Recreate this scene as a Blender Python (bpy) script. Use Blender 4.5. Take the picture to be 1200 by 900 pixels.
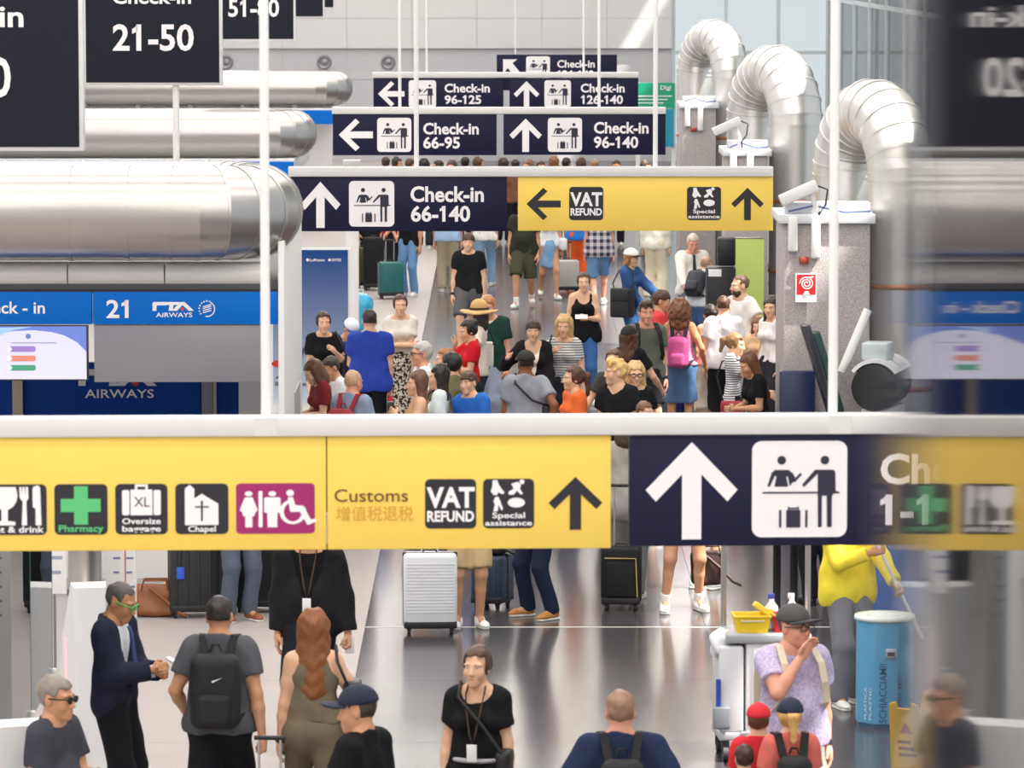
import bpy, bmesh, math, random
import numpy as np
from mathutils import Vector, Matrix

# ---------------------------------------------------------------- scene, camera, light
for o in list(bpy.data.objects): bpy.data.objects.remove(o, do_unlink=True)
scn = bpy.context.scene
COL = scn.collection
random.seed(7); RNG = np.random.RandomState(11)

FPX = 5500.0                      # focal length in pixels of a 1200 px wide frame
CAMZ = 6.0
PITCH = math.atan(516.0 / FPX); YAW = math.atan(14.0 / FPX)
cd = bpy.data.cameras.new('camera'); cam = bpy.data.objects.new('camera', cd); COL.objects.link(cam)
cd.sensor_width = 36.0; cd.lens = 36.0 * FPX / 1200.0; cd.clip_start = 0.05; cd.clip_end = 400
cam.location = (0, 0, CAMZ); cam.rotation_euler = (math.pi / 2 - PITCH, 0, -YAW)
cd.dof.use_dof = True; cd.dof.focus_distance = 50.0; cd.dof.aperture_fstop = 7.5
scn.camera = cam

scn.view_settings.view_transform = 'Standard'; scn.view_settings.look = 'None'
scn.view_settings.gamma = 1.0; scn.view_settings.use_curve_mapping = False
scn.view_settings.exposure = 0.55

w = bpy.data.worlds.new('world'); scn.world = w; w.use_nodes = True
w.node_tree.nodes['Background'].inputs[0].default_value = (1.0, 0.985, 0.98, 1)
w.node_tree.nodes['Background'].inputs[1].default_value = 0.64

sd = bpy.data.lights.new('sun', 'SUN'); sun = bpy.data.objects.new('sun', sd); COL.objects.link(sun)
sd.energy = 9.0; sd.angle = math.radians(1.2); sd.color = (1.0, 0.95, 0.86)
SUN_TRAVEL = Vector((-0.50, 0.20, -0.84)).normalized()
sun.rotation_euler = SUN_TRAVEL.to_track_quat('-Z', 'Y').to_euler()

# ---------------------------------------------------------------- picture -> place
_fw = Vector((math.sin(YAW) * math.cos(PITCH), math.cos(YAW) * math.cos(PITCH), -math.sin(PITCH)))
_rt = Vector((math.cos(YAW), -math.sin(YAW), 0)); _up = _rt.cross(_fw)
def ray(px, py): return _fw + _rt * ((px - 600) / FPX) - _up * ((py - 450) / FPX)
def P(px, py, d):
    r = ray(px, py); return Vector((0, 0, CAMZ)) + r * (d / r.y)
def G(px, py, z=0.0):
    r = ray(px, py); return Vector((0, 0, CAMZ)) + r * ((z - CAMZ) / r.z)
def X(px, d, py=450): return P(px, py, d).x
def Z(py, d, px=600): return P(px, py, d).z

# ---------------------------------------------------------------- materials
def lin(c):
    if isinstance(c, str):
        c = c.lstrip('#'); c = [int(c[i:i + 2], 16) / 255 for i in (0, 2, 4)]
    return tuple((v / 12.92 if v <= .04045 else ((v + .055) / 1.055) ** 2.4) for v in c[:3])
MATS = {}
def mat(col, rough=.6, metal=0., var=.06, scale=8., bump=0., spec=.5, emit=0., pat=None, col2=None, freq=30., coat=0.):
    key = (str(col), rough, metal, var, scale, bump, spec, emit, pat, str(col2), freq, coat)
    if key in MATS: return MATS[key]
    m = bpy.data.materials.new('material'); m.use_nodes = True
    nt = m.node_tree; b = nt.nodes['Principled BSDF']; L = nt.links.new
    c = lin(col)
    b.inputs['Roughness'].default_value = rough; b.inputs['Metallic'].default_value = metal
    b.inputs['Specular IOR Level'].default_value = spec
    if coat: b.inputs['Coat Weight'].default_value = coat
    b.inputs['Base Color'].default_value = (*c, 1)
    tc = nt.nodes.new('ShaderNodeTexCoord'); src = None
    if var > 0 or bump > 0:
        nz = nt.nodes.new('ShaderNodeTexNoise'); nz.inputs['Scale'].default_value = scale; nz.inputs['Detail'].default_value = 4
        L(tc.outputs['Object'], nz.inputs['Vector'])
        mx = nt.nodes.new('ShaderNodeMixRGB'); mx.inputs[1].default_value = (*[v * (1 - var) for v in c], 1)
        mx.inputs[2].default_value = (*[min(1, v * (1 + var)) for v in c], 1); L(nz.outputs['Fac'], mx.inputs[0]); src = mx.outputs[0]
        if bump > 0:
            bp = nt.nodes.new('ShaderNodeBump'); bp.inputs['Strength'].default_value = bump; bp.inputs['Distance'].default_value = .01
            L(nz.outputs['Fac'], bp.inputs['Height']); L(bp.outputs[0], b.inputs['Normal'])
    if pat:
        sx = nt.nodes.new('ShaderNodeSeparateXYZ'); L(tc.outputs['Object'], sx.inputs[0])
        def band(sock, f, th):
            a = nt.nodes.new('ShaderNodeMath'); a.operation = 'MULTIPLY'; a.inputs[1].default_value = f; L(sock, a.inputs[0])
            fr = nt.nodes.new('ShaderNodeMath'); fr.operation = 'FRACT'; L(a.outputs[0], fr.inputs[0])
            g = nt.nodes.new('ShaderNodeMath'); g.operation = 'GREATER_THAN'; g.inputs[1].default_value = th; L(fr.outputs[0], g.inputs[0]); return g.outputs[0]
        if pat == 'stripe': fac = band(sx.outputs['Z'], freq, .62)
        elif pat == 'plaid':
            ad = nt.nodes.new('ShaderNodeMath'); ad.operation = 'ADD'; L(band(sx.outputs['Z'], freq, .5), ad.inputs[0]); L(band(sx.outputs['X'], freq, .5), ad.inputs[1])
            hf = nt.nodes.new('ShaderNodeMath'); hf.operation = 'MULTIPLY'; hf.inputs[1].default_value = .5; L(ad.outputs[0], hf.inputs[0]); fac = hf.outputs[0]
        elif pat in ('spots', 'speckle'):
            n2 = nt.nodes.new('ShaderNodeTexNoise'); n2.inputs['Scale'].default_value = freq; n2.inputs['Detail'].default_value = 2 if pat == 'spots' else 5
            L(tc.outputs['Object'], n2.inputs['Vector'])
            rp = nt.nodes.new('ShaderNodeValToRGB'); e = rp.color_ramp.elements
            e[0].position, e[1].position = (.47, .53) if pat == 'spots' else (.38, .66); L(n2.outputs['Fac'], rp.inputs[0]); fac = rp.outputs[0]
        elif pat == 'strand':
            mp = nt.nodes.new('ShaderNodeMapping'); mp.inputs['Scale'].default_value = (freq, freq, freq * .07); L(tc.outputs['Object'], mp.inputs[0])
            n2 = nt.nodes.new('ShaderNodeTexNoise'); n2.inputs['Scale'].default_value = 3; n2.inputs['Detail'].default_value = 3; L(mp.outputs[0], n2.inputs['Vector']); fac = n2.outputs['Fac']
        elif pat == 'grad':                                  # printed colour gradient of a poster (generated z)
            s2 = nt.nodes.new('ShaderNodeSeparateXYZ'); L(tc.outputs['Generated'], s2.inputs[0])
            pw_ = nt.nodes.new('ShaderNodeMath'); pw_.operation = 'POWER'; pw_.inputs[1].default_value = .45; L(s2.outputs['Z'], pw_.inputs[0]); fac = pw_.outputs[0]
        mx = nt.nodes.new('ShaderNodeMixRGB'); L(fac, mx.inputs[0])
        if src: L(src, mx.inputs[1])
        else: mx.inputs[1].default_value = (*c, 1)
        mx.inputs[2].default_value = (*lin(col2), 1); src = mx.outputs[0]
    if src: L(src, b.inputs['Base Color'])
    if emit > 0:
        b.inputs['Emission Color'].default_value = (*c, 1); b.inputs['Emission Strength'].default_value = emit
        if src: L(src, b.inputs['Emission Color'])
    MATS[key] = m; return m
def glass(tint, refl_ior=1.45, alpha=.12, rough=.0):
    m = bpy.data.materials.new('glass'); m.use_nodes = True; nt = m.node_tree; nt.nodes.clear(); L = nt.links.new
    out = nt.nodes.new('ShaderNodeOutputMaterial'); tr = nt.nodes.new('ShaderNodeBsdfTransparent'); tr.inputs[0].default_value = (*lin(tint), 1)
    gl = nt.nodes.new('ShaderNodeBsdfGlossy'); gl.inputs['Roughness'].default_value = rough
    fr = nt.nodes.new('ShaderNodeFresnel'); fr.inputs['IOR'].default_value = refl_ior
    mx = nt.nodes.new('ShaderNodeMixShader'); L(fr.outputs[0], mx.inputs[0]); L(tr.outputs[0], mx.inputs[1]); L(gl.outputs[0], mx.inputs[2]); L(mx.outputs[0], out.inputs[0])
    return m
WHITE = mat('#ecebea', .45, var=.02); STEEL = mat('#bcb8b6', .3, metal=.95, var=.05, scale=3)
DARKSTEEL = mat('#8f8d8c', .3, metal=.9, var=.05); BLACKP = mat('#17171a', .45, var=.05); NAVYP = mat('#22223c', .45, var=.03, spec=.15)
YELLOWP = mat('#f9d565', .4, spec=.25, var=.02, scale=2); INK = mat('#24232c', .5, var=0); PRINTW = mat('#f6f2f4', .5, var=0)

# ---------------------------------------------------------------- object helpers
def tag(o, label=None, cat=None, group=None, kind=None):
    if label: o['label'] = label
    if cat: o['category'] = cat
    if group: o['group'] = group
    if kind: o['kind'] = kind
    return o
def empty(name, loc=(0, 0, 0), rz=0, label=None, cat=None, group=None):
    o = bpy.data.objects.new(name, None); COL.objects.link(o); o.location = loc; o.rotation_euler = (0, 0, rz)
    o.empty_display_size = .1
    return tag(o, label, cat, group)
def link_mesh(name, me, m, parent=None, smooth=False):
    o = bpy.data.objects.new(name, me); COL.objects.link(o)
    if not me.materials:
        for x in (m if isinstance(m, (list, tuple)) else [m]): me.materials.append(x)
    if parent is not None: o.parent = parent
    if smooth: me.polygons.foreach_set('use_smooth', [True] * len(me.polygons))
    return o
def copy_tree(o, parent=None):
    c = o.copy(); COL.objects.link(c); c.parent = parent
    for ch in o.children: copy_tree(ch, c)
    return c
class MB:
    def __init__(s): s.v = []; s.f = []; s.sm = []
    def add(s, vs, fs, smooth=False):
        n = len(s.v); s.v += [tuple(v) for v in vs]; s.f += [tuple(i + n for i in f) for f in fs]; s.sm += [smooth] * len(fs); return s
    def box(s, x0, y0, z0, x1, y1, z1, bev=0.):
        if bev <= 0:
            vs = [(x, y, z) for z in (z0, z1) for y in (y0, y1) for x in (x0, x1)]
            return s.add(vs, [(0, 2, 3, 1), (4, 5, 7, 6), (0, 1, 5, 4), (2, 6, 7, 3), (0, 4, 6, 2), (1, 3, 7, 5)])
        bm = bmesh.new(); bmesh.ops.create_cube(bm, size=1)
        for v in bm.verts: v.co = Vector(((x0 + x1) / 2 + v.co.x * (x1 - x0), (y0 + y1) / 2 + v.co.y * (y1 - y0), (z0 + z1) / 2 + v.co.z * (z1 - z0)))
        bmesh.ops.bevel(bm, geom=list(bm.edges), offset=bev, segments=2, profile=.5, affect='EDGES', clamp_overlap=True)
        bm.verts.index_update(); s.add([v.co for v in bm.verts], [[v.index for v in f.verts] for f in bm.faces], True); bm.free(); return s
    def tube(s, pts, r, n=10, r2=None, caps=True):
        pts = [Vector(p) for p in pts]; k = len(pts); rings = []
        for i, p in enumerate(pts):
            t = (pts[min(i + 1, k - 1)] - pts[max(i - 1, 0)]).normalized()
            a = t.cross(Vector((0, 0, 1)) if abs(t.z) < .9 else Vector((1, 0, 0))).normalized(); b = t.cross(a)
            rr = r if r2 is None else r + (r2 - r) * i / (k - 1)
            rings.append([p + (a * math.cos(2 * math.pi * j / n) + b * math.sin(2 * math.pi * j / n)) * rr for j in range(n)])
        vs = [v for R in rings for v in R]
        fs = [(i * n + j, (i + 1) * n + j, (i + 1) * n + (j + 1) % n, i * n + (j + 1) % n) for i in range(k - 1) for j in range(n)]
        s.add(vs, fs, True)
        if caps: s.add(rings[0], [tuple(range(n))]); s.add(rings[-1], [tuple(reversed(range(n)))])
        return s
    def lathe(s, prof, c=(0, 0, 0), n=24, smooth=True):
        vs = [(c[0] + r * math.cos(2 * math.pi * j / n), c[1] + r * math.sin(2 * math.pi * j / n), c[2] + z) for r, z in prof for j in range(n)]
        fs = [(i * n + j, i * n + (j + 1) % n, (i + 1) * n + (j + 1) % n, (i + 1) * n + j) for i in range(len(prof) - 1) for j in range(n)]
        return s.add(vs, fs, smooth)
    def prism(s, poly, y0, y1):                            # polygon in x,z extruded along y
        n = len(poly); vs = [(x, y0, z) for x, z in poly] + [(x, y1, z) for x, z in poly]
        return s.add(vs, [tuple(range(n)), tuple(reversed(range(n, 2 * n)))] + [(i, i + n, (i + 1) % n + n, (i + 1) % n) for i in range(n)])
    def prismx(s, poly, x0, x1):                           # polygon in y,z extruded along x
        n = len(poly); vs = [(x0, y, z) for y, z in poly] + [(x1, y, z) for y, z in poly]
        return s.add(vs, [tuple(range(n)), tuple(reversed(range(n, 2 * n)))] + [(i, i + n, (i + 1) % n + n, (i + 1) % n) for i in range(n)])
    def build(s, name, m, parent=None, loc=None):
        me = bpy.data.meshes.new(name); me.from_pydata(s.v, [], s.f); me.polygons.foreach_set('use_smooth', s.sm)
        bm = bmesh.new(); bm.from_mesh(me); bmesh.ops.recalc_face_normals(bm, faces=bm.faces); bm.to_mesh(me); bm.free()
        me.update(); o = link_mesh(name, me, m, parent)
        if loc is not None: o.location = loc
        return o
def bx(name, m, parent, x0, y0, z0, x1, y1, z1, bev=0.): return MB().box(x0, y0, z0, x1, y1, z1, bev).build(name, m, parent)

# flat print: polygons in (x, z), standing in a plane y = const, seen from -y
def flat(name, polys, m, parent, y):
    vs = []; fs = []
    for k, p in enumerate(polys):
        n = len(vs); vs += [(a, y - k * 1e-4, b) for a, b in p]; fs.append(tuple(range(n, n + len(p))))
    me = bpy.data.meshes.new(name); me.from_pydata(vs, [], fs); me.update()
    return link_mesh(name, me, m, parent)
def circ(cx, cy, r, n=20, ry=None): return [(cx + r * math.cos(2 * math.pi * i / n), cy + (ry or r) * math.sin(2 * math.pi * i / n)) for i in range(n)]
def rr(x0, y0, x1, y1, r, n=5):
    if x0 > x1: x0, x1 = x1, x0
    if y0 > y1: y0, y1 = y1, y0
    out = []
    for cx, cy, a in ((x1 - r, y1 - r, 0), (x0 + r, y1 - r, 90), (x0 + r, y0 + r, 180), (x1 - r, y0 + r, 270)):
        for i in range(n + 1): t = math.radians(a + 90 * i / n); out.append((cx + r * math.cos(t), cy + r * math.sin(t)))
    return out
def seg(x0, y0, x1, y1, w):
    dx, dy = x1 - x0, y1 - y0; l = math.hypot(dx, dy); nx, ny = -dy / l * w / 2, dx / l * w / 2
    return [(x0 + nx, y0 + ny), (x1 + nx, y1 + ny), (x1 - nx, y1 - ny), (x0 - nx, y0 - ny)]
_TXT = {}
def text_mesh(body, bold):
    key = (body, bold)
    if key not in _TXT:
        cu = bpy.data.curves.new('t', 'FONT'); cu.body = body; cu.size = 1; cu.offset = bold; cu.resolution_u = 3; cu.fill_mode = 'FRONT'
        o = bpy.data.objects.new('t', cu); COL.objects.link(o)
        me = bpy.data.meshes.new_from_object(o.evaluated_get(bpy.context.evaluated_depsgraph_get()))
        bpy.data.objects.remove(o); bpy.data.curves.remove(cu)
        co = np.empty(len(me.vertices) * 3); me.vertices.foreach_get('co', co); co = co.reshape(-1, 3)
        fs = [tuple(p.vertices) for p in me.polygons]; bpy.data.meshes.remove(me)
        for i, ch in enumerate(body):                      # give the digit one its flag
            if ch == '1' and any(c.isdigit() for c in body):
                xr = text_mesh(body[:i + 1], bold)[0][:, 0].max() if i + 1 < len(body) else co[:, 0].max(); bw = .085 + 2 * bold
                xl = xr - bw; top = .682 + bold; n0 = len(co)
                co = np.vstack([co, [(xl + .01, top, 0), (xl + .01, top - .2, 0), (xl - .13, top - .26, 0), (xl - .13, top - .13, 0), (xl - .05, top - .08, 0)]]); fs.append((n0, n0 + 4, n0 + 3, n0 + 2, n0 + 1))
        _TXT[key] = (co, fs)
    return _TXT[key]
def lettering(body, m, parent, y, x0, z0, cap, width=None, bold=.018, name='lettering', rot=0, centre=False):
    co, fs = text_mesh(body, bold)
    if not len(co): return None
    k = cap / .682; xmin, xmax = co[:, 0].min(), co[:, 0].max()
    kx = k if width is None else width / (xmax - xmin)
    u = (co[:, 0] - (xmin if not centre else (xmin + xmax) / 2)) * kx; v = co[:, 1] * k
    c, s = math.cos(rot), math.sin(rot)
    vs = [(x0 + c * a - s * b, y, z0 + s * a + c * b) for a, b in zip(u, v)]
    me = bpy.data.meshes.new(name); me.from_pydata(vs, [], fs); me.update()
    return link_mesh(name, me, m, parent)
# ---------------------------------------------------------------- smooth solids (signed distance fields meshed by surface nets)
V3 = lambda *a: np.array(a, dtype=np.float64)
class Field:
    def __init__(s, lo, hi, h):
        s.h = h; s.lo = np.array(lo, float); s.n = np.ceil((np.array(hi) - s.lo) / h).astype(int) + 1
        s.F = np.full(s.n, .3, np.float32); s.ax = [s.lo[i] + h * np.arange(s.n[i]) for i in range(3)]
    def sl(s, lo, hi):
        r = []
        for i in range(3):
            a = max(0, int((lo[i] - s.lo[i]) / s.h)); b = min(s.n[i], int((hi[i] - s.lo[i]) / s.h) + 2)
            if b <= a: return None
            r.append(slice(a, b))
        return tuple(r)
    def grid(s, sl): return (s.ax[0][sl[0]][:, None, None], s.ax[1][sl[1]][None, :, None], s.ax[2][sl[2]][None, None, :])
    def put(s, fn, lo, hi, k=.03, sub=False):
        m = k + 2.5 * s.h; sl = s.sl(np.array(lo) - m, np.array(hi) + m)
        if sl is None: return
        d = fn(*s.grid(sl)); f = s.F[sl]
        if sub: s.F[sl] = np.maximum(f, -d); return
        if k > 0:
            hh = np.clip(.5 + .5 * (f - d) / k, 0, 1); s.F[sl] = f * (1 - hh) + d * hh - k * hh * (1 - hh)
        else: s.F[sl] = np.minimum(f, d)
    def cone(s, a, ra, b, rb, k=.03, cut=None, R=None, o=None, sc=(1, 1, 1), sub=False):
        a = np.array(a, float); b = np.array(b, float); ab = b - a; L = max(float(ab @ ab), 1e-9)
        scv = np.array(sc, float); ms = float(scv.min())
        if R is None: R = np.eye(3)
        if o is None: o = np.zeros(3)
        wa = R @ (a * scv) + o; wb = R @ (b * scv) + o; rm = max(ra, rb) * float(scv.max())
        def fn(x, y, z):
            x = x - o[0]; y = y - o[1]; z = z - o[2]
            qx = (R[0, 0] * x + R[1, 0] * y + R[2, 0] * z) / scv[0]; qy = (R[0, 1] * x + R[1, 1] * y + R[2, 1] * z) / scv[1]; qz = (R[0, 2] * x + R[1, 2] * y + R[2, 2] * z) / scv[2]
            t = np.clip(((qx - a[0]) * ab[0] + (qy - a[1]) * ab[1] + (qz - a[2]) * ab[2]) / L, 0, 1)
            d = np.sqrt((qx - a[0] - t * ab[0]) ** 2 + (qy - a[1] - t * ab[1]) ** 2 + (qz - a[2] - t * ab[2]) ** 2) - (ra + t * (rb - ra))
            d = d * ms
            if cut is not None:
                for p, nrm in cut:
                    d = np.maximum(d, (x + o[0] - p[0]) * nrm[0] + (y + o[1] - p[1]) * nrm[1] + (z + o[2] - p[2]) * nrm[2])
            return d
        s.put(fn, np.minimum(wa, wb) - rm, np.maximum(wa, wb) + rm, k, sub)
    def ell(s, c, r, k=.03, sub=False, R=None, cut=None):
        r = np.array(r, float); s.cone((0, 0, 0), 1., (0, 0, 1e-6), 1., k, cut, R, np.array(c, float), r, sub)
    def plane(s, p, nrm):                                  # keep the side the normal points away from
        x, y, z = s.ax[0][:, None, None], s.ax[1][None, :, None], s.ax[2][None, None, :]
        s.F = np.maximum(s.F, ((x - p[0]) * nrm[0] + (y - p[1]) * nrm[1] + (z - p[2]) * nrm[2]).astype(np.float32))
    def wob(s, amp, f, seed=0.):
        x, y, z = s.ax[0][:, None, None], s.ax[1][None, :, None], s.ax[2][None, None, :]
        g = np.sin(f * x + 1.3 * np.sin(.7 * f * z + seed) + seed) * np.sin(f * .8 * y + 1.1 * np.sin(.9 * f * x + 2 * seed)) + .6 * np.sin(f * .9 * z + 2 * np.sin(.6 * f * x + seed) + 1.7 * np.sin(.6 * f * y))
        s.F = s.F + (amp * g).astype(np.float32)
    def mesh(s):
        F = s.F; I = F < 0
        c = I[:-1, :-1, :-1].astype(np.int8)
        offs = [(i, j, k) for i in (0, 1) for j in (0, 1) for k in (0, 1)]
        nx, ny, nz = [v - 1 for v in F.shape]
        cnt = np.zeros((nx, ny, nz), np.int8)
        for i, j, k in offs: cnt += I[i:i + nx, j:j + ny, k:k + nz]
        act = np.argwhere((cnt > 0) & (cnt < 8))
        if len(act) == 0: return np.zeros((0, 3)), np.zeros((0, 4), int)
        val = {o: F[act[:, 0] + o[0], act[:, 1] + o[1], act[:, 2] + o[2]].astype(np.float64) for o in offs}
        S = np.zeros((len(act), 3)); N = np.zeros(len(act))
        for o in offs:
            for ax in range(3):
                if o[ax]: continue
                q = list(o); q[ax] = 1; q = tuple(q); a, b = val[o], val[q]; m = (a < 0) != (b < 0)
                t = np.where(m, a / np.where(m, a - b, 1), 0); pt = np.tile(np.array(o, float), (len(act), 1)); pt[:, ax] += t
                S[m] += pt[m]; N[m] += 1
        vs = s.lo + (act + S / N[:, None]) * s.h
        idx = np.full((nx, ny, nz), -1, np.int64); idx[act[:, 0], act[:, 1], act[:, 2]] = np.arange(len(act))
        faces = []
        for ax in range(3):
            b, c2 = [(1, 2), (2, 0), (0, 1)][ax]
            A = np.take(I, np.arange(F.shape[ax] - 1), ax); B = np.take(I, np.arange(1, F.shape[ax]), ax)
            e = np.argwhere(A != B); e = e[(e[:, b] > 0) & (e[:, c2] > 0) & (e[:, b] < F.shape[b] - 1) & (e[:, c2] < F.shape[c2] - 1)]
            if not len(e): continue
            def at(db, dc):
                q = e.copy(); q[:, b] -= db; q[:, c2] -= dc; return idx[q[:, 0], q[:, 1], q[:, 2]]
            quad = np.stack([at(1, 1), at(0, 1), at(0, 0), at(1, 0)], 1)
            flip = ~I[e[:, 0], e[:, 1], e[:, 2]]; quad[flip] = quad[flip][:, ::-1]; faces.append(quad)
        return vs, np.concatenate(faces)
def np_mesh(name, parts, mats, parent):                     # parts: list of (verts, faces, material index)
    V = []; Fc = []; MI = []; n = 0
    for v, f, mi in parts:
        if not len(v): continue
        V.append(v); Fc.append(np.asarray(f) + n); MI.append(np.full(len(f), mi)); n += len(v)
    V = np.concatenate(V); Fc = np.concatenate(Fc); MI = np.concatenate(MI)
    me = bpy.data.meshes.new(name); me.vertices.add(len(V)); me.vertices.foreach_set('co', V.astype(np.float32).ravel())
    me.loops.add(Fc.size); me.loops.foreach_set('vertex_index', Fc.astype(np.int32).ravel())
    me.polygons.add(len(Fc)); me.polygons.foreach_set('loop_start', np.arange(0, Fc.size, 4, dtype=np.int32))
    for m in mats: me.materials.append(m)
    me.polygons.foreach_set('material_index', MI.astype(np.int32)); me.polygons.foreach_set('use_smooth', np.ones(len(Fc), bool))
    me.update(calc_edges=True)
    o = bpy.data.objects.new(name, me); COL.objects.link(o); o.parent = parent; return o

# ---------------------------------------------------------------- heads, hair, hats, hands (head frame: -y forward, z up)
def head_template(sex):
    f = Field((-.12, -.16, -.17), (.12, .14, .16), .0075); w_ = 1. if sex == 'm' else .94
    f.ell((0, .012, .038), (.075 * w_, .094, .088), .02)
    f.ell((0, -.022, -.035), (.058 * w_ if sex == 'm' else .0515, .072, .078 if sex == 'm' else .075), .03)
    f.ell((0, -.07, -.092), (.026 * w_, .024, .022), .03)
    for sx in (-1, 1):
        f.ell((sx * .04, -.062, -.022), (.024, .024, .03), .025)
        f.ell((sx * .034, -.076, .032), (.027, .016, .009), .012)
        f.ell((sx * .074 * w_, .014, -.004), (.009, .02, .031), .008)
        f.ell((sx * .032, -.1, .012), (.019, .016, .011), 0, sub=True)
        f.ell((sx * .010, -.098, -.031), (.009, .010, .008), .008)
    f.cone((0, -.083, .026), .009, (0, -.109, -.026), .0115, .012)
    f.ell((0, -.09, -.056), (.022, .012, .009), .008); f.ell((0, -.087, -.068), (.018, .012, .008), .008)
    f.cone((0, .015, -.06), .053 if sex == 'm' else .045, (0, .03, -.16), .055 if sex == 'm' else .047, .03)
    parts = [(*f.mesh(), 0)]
    def blob(c, r, mi, h=.004):
        g = Field(np.array(c) - np.array(r) - .012, np.array(c) + np.array(r) + .012, h); g.ell(c, r, 0); parts.append((*g.mesh(), mi))
    for sx in (-1, 1):
        blob((sx * .032, -.0795, .012), (.0135, .0095, .0068), 1); blob((sx * .032, -.0855, .0122), (.0062, .0048, .0056), 2)
        g = Field((sx * .034 - .04, -.12, .01), (sx * .034 + .04, -.06, .06), .004); g.cone((sx * .018, -.0915, .033), .0042 if sex == 'm' else .003, (sx * .05, -.082, .033), .003 if sex == 'm' else .0022, 0); parts.append((*g.mesh(), 2))
    blob((0, -.0945, -.0565), (.021, .0085, .0055), 3); blob((0, -.092, -.067), (.017, .009, .006), 3)
    return parts
def hair_mesh(kind, h=.011, under=False):
    f = Field((-.24, -.2, -.62), (.24, .34, .24), h); base = kind.split(':')[0]; ln = float(kind.split(':')[1]) if ':' in kind else .3
    R0 = {'buzz': (.079, .099, .092), 'fade': (.080, .1, .099), 'curly': (.112, .125, .116), 'short': (.086, .106, .102), 'fringe': (.09, .112, .107), 'quiff': (.085, .106, .104), 'bun': (.088, .109, .103), 'pony': (.088, .109, .103)}.get(base, (.086, .106, .1))
    f.ell((0, .014, .038), R0, .0)
    if base == 'quiff': f.ell((0, -.05, .115), (.06, .05, .035), .03)
    if base == 'curly': f.ell((0, .05, -.03), (.125, .105, .115), .04)
    lim = {'buzz': .075, 'fade': .08, 'fringe': .048, 'bun': .08, 'pony': .078}.get(base, .066)
    f.put(lambda x, y, z: np.maximum(np.maximum(y + .028 + 0 * x, z - lim + 1.2 * np.maximum(0, np.abs(x) - .05)), np.abs(x) - .2), (-.2, -.2, -.3), (.2, 0, lim), 0, sub=True)
    sl_ = -.03 if base in ('bun', 'pony') else .03; yl_ = -.012 if base in ('bun', 'pony') else .022
    f.put(lambda x, y, z: np.maximum(np.maximum(y - yl_ + 0 * x, z - sl_), .045 - np.abs(x)), (-.2, -.2, -.3), (.2, .03, .03), 0, sub=True)
    f.plane((0, 0, {'buzz': -.035, 'fade': -.01}.get(base, -.075)), (0, 0, -1))
    if base == 'long' or base == 'curly':
        L = ln; f.cone((0, .055, .06), .1, (0, .085, -L), .085 if base == 'long' else .12, .03, sc=(1, .62, 1))
        for sx in (-1, 1): f.cone((sx * .066, .01, .05), .028, (sx * .085, .035, -min(L, .24)), .032, .03)
    if base == 'bob':
        f.cone((0, .05, .04), .1, (0, .05, -.09), .105, .03, sc=(1, .8, 1))
        for sx in (-1, 1): f.cone((sx * .072, .0, .05), .026, (sx * .078, -.02, -.08), .03, .03)
    if base == 'pony':
        f.cone((0, .1, .05), .028, (0, .145, .03), .035, .02); f.cone((0, .145, .03), .038, (0, .15, -ln), .02, .02)
    if base == 'bun': f.ell((0, .09, .09), (.05, .048, .045), .015)
    f.wob(.0035 if base not in ('curly', 'quiff') else .008, 75., 1.3)
    if under: f.plane((0, 0, .052), (0, 0, 1))
    v, fc = f.mesh(); return v, fc
def hat_parts(kind):
    if kind == 'cap':
        f = Field((-.15, -.3, -.02), (.15, .2, .2), .01)
        f.ell((0, .012, .05), (.092, .112, .096), 0); f.plane((0, 0, .042), (0, 0, -1)); f.ell((0, .012, .144), (.011, .011, .008), .004)
        g = Field((-.15, -.3, -.02), (.15, .2, .2), .008)
        g.put(lambda x, y, z: np.maximum(np.maximum(((x / .088) ** 2 + ((y + .07) / .125) ** 2 - 1) * .07, np.abs(z - .05 + 1.6 * x * x + .12 * (y + .08)) - .007), y + .04), (-.1, -.22, 0), (.1, 0, .1), 0)
        return [('cap', *f.mesh()), ('visor', *g.mesh())]
    f = Field((-.26, -.28, -.05), (.26, .3, .25), .012)
    f.cone((0, .012, .05), .098, (0, .012, .12), .085, 0, sc=(1, 1.15, 1)); f.plane((0, 0, .055), (0, 0, -1))
    f.put(lambda x, y, z: np.maximum(((x / .2) ** 2 + ((y - .012) / .22) ** 2 - 1) * .1, np.abs(z - .062 + .5 * (x * x) - .15 * y * y) - .012), (-.22, -.24, 0), (.22, .26, .1), .015)
    g = Field((-.15, -.2, .03), (.15, .2, .13), .01); g.cone((0, .012, .085), .102, (0, .012, .1), .1, 0, sc=(1, 1.15, 1), cut=[((0, 0, .105), (0, 0, 1)), ((0, 0, .078), (0, 0, -1))])
    return [('brim_hat', *f.mesh()), ('hat_band', *g.mesh())]
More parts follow.
